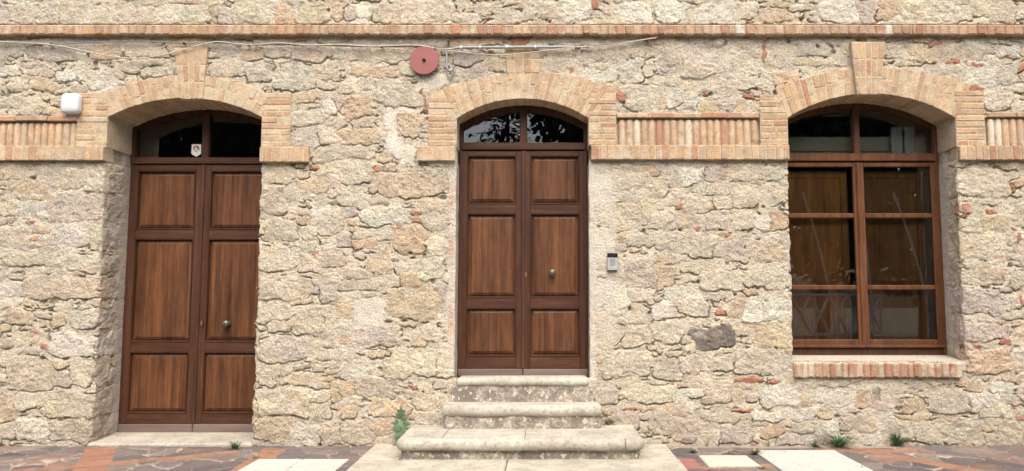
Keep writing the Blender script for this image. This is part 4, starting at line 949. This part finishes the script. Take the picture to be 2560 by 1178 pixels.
for a in range(5):
    for b in range(6):
        q = [ix0 + (ix1 - ix0) * (.30 + .10 * a), zt - .018 - .0115 * b]; mb.lathe_y(q[0], q[1], [(.0032, -.0495), (.0032, -.0508), (.0005, -.0508)], 8)
mb.build('speaker_holes', M_black, bd)
mb = MB(); mb.box(ix0 + (ix1 - ix0) * .68, ix0 + (ix1 - ix0) * .86, -.053, -.049, iz0 + .026, iz0 + .036, .001); mb.build('call_button', M_white, bd)

# shield sticker on the glass over the wide door
def spt(u, v): return W(478.5 + u * 24, 361 + v * 31, O_L.d + .049)
sy = O_L.d + .0485
stk = thing('window_sticker', (*[spt(.5, 1)[0], sy], spt(.5, 1)[1]), 'white shield shaped sticker with a red and brown crest on the dark fanlight glass', 'sticker')
mb = MB(); mb.ngon_prism([spt(0, .78), spt(.5, 1), spt(1, .78), spt(1.02, 0), spt(.04, 0)], sy - .0006, sy + .0008); mb.build('shield', M_sticker, stk)
def ell(cu, cv, ru, rv, a0=0, a1=360, n=20): return [spt(cu + ru * math.cos(R(a0 + (a1 - a0) * k / n)), cv - rv * math.sin(R(a0 + (a1 - a0) * k / n))) for k in range(n + (0 if a1 - a0 == 360 else 1))]
mb = MB(); mb.ngon_prism(ell(.42, .36, .24, .24, 60, 200), sy - .0014, sy - .0007); mb.build('emblem_red', M_stred, stk)
mb = MB(); mb.ngon_prism(ell(.55, .36, .28, .25, -40, 110), sy - .0018, sy - .0007); mb.build('emblem_brown', M_stbrn, stk)
mb = MB(); mb.ngon_prism(ell(.45, .45, .20, .17), sy - .0026, sy - .0019); mb.build('emblem_pale', M_stpink, stk)
mb = MB(); mb.ngon_prism(ell(.34, .47, .06, .045), sy - .0034, sy - .0027); mb.ngon_prism(ell(.53, .60, .07, .05), sy - .0034, sy - .0012); mb.build('emblem_spots', M_stgrey, stk)

# ------------------------------------------------------------------ weeds
def tuft(px, py, h, n, mat, label, seed, spread=1.0, flower=False, Z0=.0, Yw=None):
    q = random.Random(seed); h *= 1.08; n = int(n * 1.5)
    x, y = G(px, py, Z0) if Yw is None else (W(px, py, Yw)[0], Yw); z0 = Z0 if Yw is None else W(px, py, Yw)[1]
    y = min(y, -.02)
    o = thing('weed', (x, y, z0), label, 'weed', 'weeds in the joints at the foot of the wall')
    mb = MB()
    for _ in range(n):
        a = q.uniform(0, 2 * math.pi); L = h * q.uniform(.55, 1.1); lean = q.uniform(.25, 1.1) * spread; w = h * q.uniform(.035, .08)
        dx, dy = math.cos(a), math.sin(a) - .25; s = Vector((-dy, dx, 0)).normalized() * w; prev = None; rings = []
        for k in range(5):
            t = k / 4; r = L * lean * t * (.5 + .5 * t); zz = L * (t - .35 * lean * t * t)
            c = Vector((x + dx * r + q.uniform(-.003, .003), y + dy * r, z0 + zz - .004)); ww = s * (1 - t) ** .7 * (.6 + .8 * t * (1 - t) * 4 * .5)
            rings.append((c - ww, c + ww))
        vs_ = [p for r_ in rings for p in r_]; mb.add(vs_, [[2 * k, 2 * k + 1, 2 * k + 3, 2 * k + 2] for k in range(4)], (1, 1, 1), True)
    mb.build('leaves', mat, o)
    if flower:
        f = MB(); s_ = MB(); fx, fz = x + h * .2, z0 + h * 1.25; s_.tube([(x, y, z0), (x + h * .12, y - .01, z0 + h * .7), (fx, y - .015, fz)], .0018, n=5); s_.build('stem', M_stem, o)
        for k in range(8):
            a = k * math.pi / 4; f.add([(fx, y - .02, fz), (fx + .010 * math.cos(a - .3), y - .022, fz + .010 * math.sin(a - .3)), (fx + .012 * math.cos(a), y - .024, fz + .012 * math.sin(a)), (fx + .010 * math.cos(a + .3), y - .022, fz + .010 * math.sin(a + .3))], [[0, 1, 2, 3]])
        f.build('flower', M_yellow, o)
    return o
tuft(588, 1126, .12, 44, M_leafg, 'green weed tuft at the right end of the left doorstep', 1)
tuft(640, 1146, .055, 26, M_leafd, 'low yellowish weed beside the smooth white slab', 2, 1.5)
tuft(8, 1116, .085, 24, M_leafg, 'green weed at the far left foot of the wall', 3)
tuft(2098, 1121, .17, 60, M_leafg, 'broad spreading green weed under the window, left of two', 4, 1.3)
tuft(2242, 1118, .16, 70, M_leafy, 'dense dark green weed under the right part of the window', 5, 1.0, True)
tuft(2038, 1121, .11, 30, M_leafg, 'small pale green weed behind the speckled white slab', 6, 1.3)
tuft(1733, 1134, .075, 24, M_leafg, 'bluish green weed behind the small dark red slab', 7, 1.2)
tuft(1768, 1120, .10, 8, M_leafd, 'thin weed with a yellow flower right of the steps', 8, .6, True)
tuft(1826, 1138, .06, 26, M_leafd, 'low olive weed along the back edge of the small pale slab', 9, 1.6)
tuft(1888, 1138, .10, 40, M_leafd, 'straggly weed in the gap between the two pale slabs', 10, 1.4)
tuft(1922, 1120, .11, 6, M_leafd, 'single thin stalk with a yellow flower behind the speckled slab', 11, .5, True)
tuft(1520, 1060, .10, 26, M_leafd, 'small weed growing at the right end of the second step', 12, 1.0, False, Z3)
tuft(1114, 1071, .05, 14, M_leafy, 'tiny green sprig on the tread at the left end of the second step', 13, .8, False, Z3)
tuft(1600, 1120, .09, 30, M_leafd, 'dry flat weed behind the right corner of the lowest step', 14, 1.8, False, .03)
tuft(1000, 1150, .05, 12, M_leafd, 'flat weed on the base slab at the left foot of the steps', 15, 1.6, False, .03)
tuft(1905, 1176, .07, 26, M_leafd, 'olive weed against the left front edge of the speckled slab', 16, 1.4)
tuft(2150, 1176, .06, 30, M_leafd, 'low weeds along the right front edge of the speckled slab', 17, 1.6)
tuft(1668, 1150, .04, 16, M_leafy, 'mossy weed at the right edge of the base slab', 18, 1.6)
# fig seedling beside the steps
fx, fz = W(1001, 1078, -.07); fig = thing('fig_plant', (fx, -.07, fz - .12), 'leafy fig seedling growing from the joint left of the steps', 'plant')
st = MB(); top = [(fx - .01, -.05, fz - .12), (fx, -.07, fz), (fx + .005, -.085, fz + .06), (fx + .012, -.09, fz + .11), (fx + .016, -.10, fz + .17)]; st.tube(smooth_path(top), .0045, n=6, taper=.4); st.build('stem', M_stem, fig)
def fleaf(c, ang, L, tilt, seed):
    q = random.Random(seed); mb = MB(); lob = [(0, 0), (.16, .10), (.30, .42), (.62, .40), (.42, .20), (.60, .16), (1.0, .0)]
    pts = lob + [(u, -v) for u, v in lob[-2:0:-1]]; ca, sa = math.cos(ang), math.sin(ang); vs_ = []
    for (u, v) in pts:
        x_ = (u * ca - v * sa) * L; z_ = (u * sa + v * ca) * L; vs_.append((c[0] + x_, c[1] - u * L * tilt - abs(v) * L * .15, c[2] + z_))
    n = len(pts); mid = (c[0] + .42 * ca * L, c[1] - .42 * L * tilt - .01, c[2] + .42 * sa * L); vs_.append(mid)
    mb.add(vs_, [[i, (i + 1) % n, n] for i in range(n)], (1, 1, 1), True); return mb
for i, (dz, an, L) in enumerate(((.09, 172, .11), (.09, 212, .12), (.08, 8, .12), (.09, -30, .12), (.14, 97, .10), (.15, 140, .08), (.16, 48, .08), (.11, 255, .09), (.17, 85, .10), (.03, 228, .09), (.02, -55, .08), (-.05, 165, .07), (-.10, 212, .11), (-.09, -35, .09), (.12, 20, .09))):
    fleaf((fx + .006, -.09, fz + dz - .02), R(an), L * .86, .35, i).build('leaf', M_figl, fig)

# ------------------------------------------------------------------ across the street: seen only as reflections in the glass
def conifer(x, y, h, rad, label, seed, grp):
    q = random.Random(seed); o = thing('conifer_tree', (x, y, -.03), label, 'tree', grp)
    t = MB(); t.tube([(x, y, -.05), (x + .05, y, h * .5), (x, y, h)], .16, n=9, taper=.15); t.build('trunk', M_bark, o)
    c = MB(); z = h * .12
    while z < h * .99:
        f = 1 - z / h; n = 9
        for k in range(n):
            if q.random() < .12: continue
            a = 2 * math.pi * k / n + q.uniform(-.4, .4); L = rad * (f ** .75) * q.uniform(.65, 1.15) + .15; droop = q.uniform(.15, .4)
            for m in range(int(5 + L * 13)):
                u = q.uniform(.12, 1); r = L * u; bx, by, bz = x + math.cos(a) * r, y + math.sin(a) * r, z - droop * r + .10 * r * u + q.uniform(-.1, .06)
                s = q.uniform(.16, .34) * (1.15 - .4 * u); b2 = a + q.uniform(-1.2, 1.2); d = Vector((math.cos(b2), math.sin(b2), q.uniform(-.7, .15))) * s; e_ = Vector((-math.sin(b2), math.cos(b2), q.uniform(-.3, .3))) * s * .22
                p = Vector((bx, by, bz)); c.add([p - e_, p + d * .6 - e_ * .8, p + d, p + d * .6 + e_ * .8, p + e_], [[0, 1, 2, 3, 4]])
        z += h * .028 + .06
    c.build('crown', M_needle, o)
def broadleaf(x, y, h, rad, label, seed, grp):
    q = random.Random(seed); o = thing('leafy_tree', (x, y, -.03), label, 'tree', grp); t = MB(); t.tube([(x, y, -.05), (x + .1, y, h * .3), (x, y, h * .7)], .2, n=9, taper=.4)
    cl = [(x + q.uniform(-.75, .75) * rad, y + q.uniform(-.6, .6) * rad, h * q.uniform(.22, .92), rad * q.uniform(.35, .6)) for _ in range(17)]
    for (a, b, c_, r) in cl[:8]: t.tube([(x, y, h * .3), ((x + a) / 2, (y + b) / 2, (h * .3 + c_) / 2 + .2), (a, b, c_)], .07, n=6, taper=.3)
    t.build('trunk', M_bark, o); c = MB()
    for (a, b, c_, r) in cl:
        for _ in range(420):
            v = Vector((q.gauss(0, 1), q.gauss(0, 1), q.gauss(0, .8))).normalized() * r * q.uniform(.45, 1.05) ** .5; p = Vector((a, b, c_)) + v; s = q.uniform(.16, .34)
            d = Vector((q.uniform(-1, 1), q.uniform(-1, 1), q.uniform(-1, .5))).normalized() * s; e_ = d.orthogonal() * .5; c.add([p, p + d * .5 + e_, p + d, p + d * .5 - e_], [[0, 1, 2, 3]])
    c.build('crown', M_foliage, o)
TG = 'trees across the street mirrored in the glass'
conifer(-1.35, -19, 11.0, 2.6, 'tall dark conifer mirrored in the left pane over the narrow door', 1, TG)
conifer(-3.9, -22, 8.8, 2.4, 'distant conifer mirrored at the left edge of the middle fanlight', 2, TG)
broadleaf(1.9, -18, 9.8, 2.6, 'leafy tree mirrored in the right pane over the narrow door', 3, TG)
broadleaf(-11.5, -19, 12.5, 4.2, 'big leafy tree mirrored in the fanlight over the wide door', 4, TG)
broadleaf(-9.2, -16.5, 9.5, 3.0, 'leafy tree added to darken the right end of the wide fanlight reflection', 8, TG)  # extra tree added to cover bright sky spots in the fanlight reflection
broadleaf(-13.4, -22, 13.5, 4.6, 'leafy tree added behind the others to close sky gaps in the wide fanlight', 9, TG)  # extra tree added to plug the sky gap between its neighbours' reflections
broadleaf(11.4, -22.5, 13.0, 4.6, 'leafy tree added to close sky gaps mirrored in the arched window', 10, TG)  # extra tree added behind to block sky specks in the window reflection
broadleaf(-15.5, -18, 12.0, 4.0, 'leafy tree mirrored at the far left of the wide fanlight', 5, TG)
broadleaf(9.5, -18, 11.0, 3.8, 'leafy tree mirrored in the left half of the arched window', 6, TG)
broadleaf(13.6, -19, 12.0, 4.2, 'leafy tree mirrored in the right half of the arched window', 7, TG)
rl = thing('metal_railing', (7.6, -12.5, 0), 'white cross braced railing mirrored in the lower window panes', 'railing')
A, B = Vector((6.4, -11.6, -.02)), Vector((9.8, -14.0, -.02)); up = Vector((0, 0, 1))
for k in range(5): mb = MB(); p = A.lerp(B, k / 4); mb.tube([p, p + up * 1.5], .035, n=8); mb.build('post', M_whitem, rl)
mb = MB()
for h in (.45, 1.5): mb.tube([A + up * h, B + up * h], .04, n=8)
mb.build('rails', M_whitem, rl)
mb = MB()
for k in range(5):
    p, q = A.lerp(B, k / 5), A.lerp(B, (k + 1) / 5); mb.tube([p + up * .45, q + up * 1.5], .042, n=6); mb.tube([p + up * 1.5, q + up * .45], .042, n=6)
mb.build('cross_braces', M_whitem, rl)
for i, (x, lean) in enumerate(((7.5, .7), (9.0, .25), (10.1, .8), (10.9, .5))):
    mb = MB(); mb.tube(smooth_path([(x + lean, -13.2, 0), (x + lean * .75, -13.2, 1.6), (x + lean * .35, -13.2, 3.0), (x - lean * .2, -13.2, 4.4)]), .035, n=8)
    tag(mb.build('curved_pole', M_whitem, None, (x + lean, -13.2, 0)), 'slender white curved pole mirrored as a pale streak in the window panes', 'pole', 'curved white poles mirrored in the window')
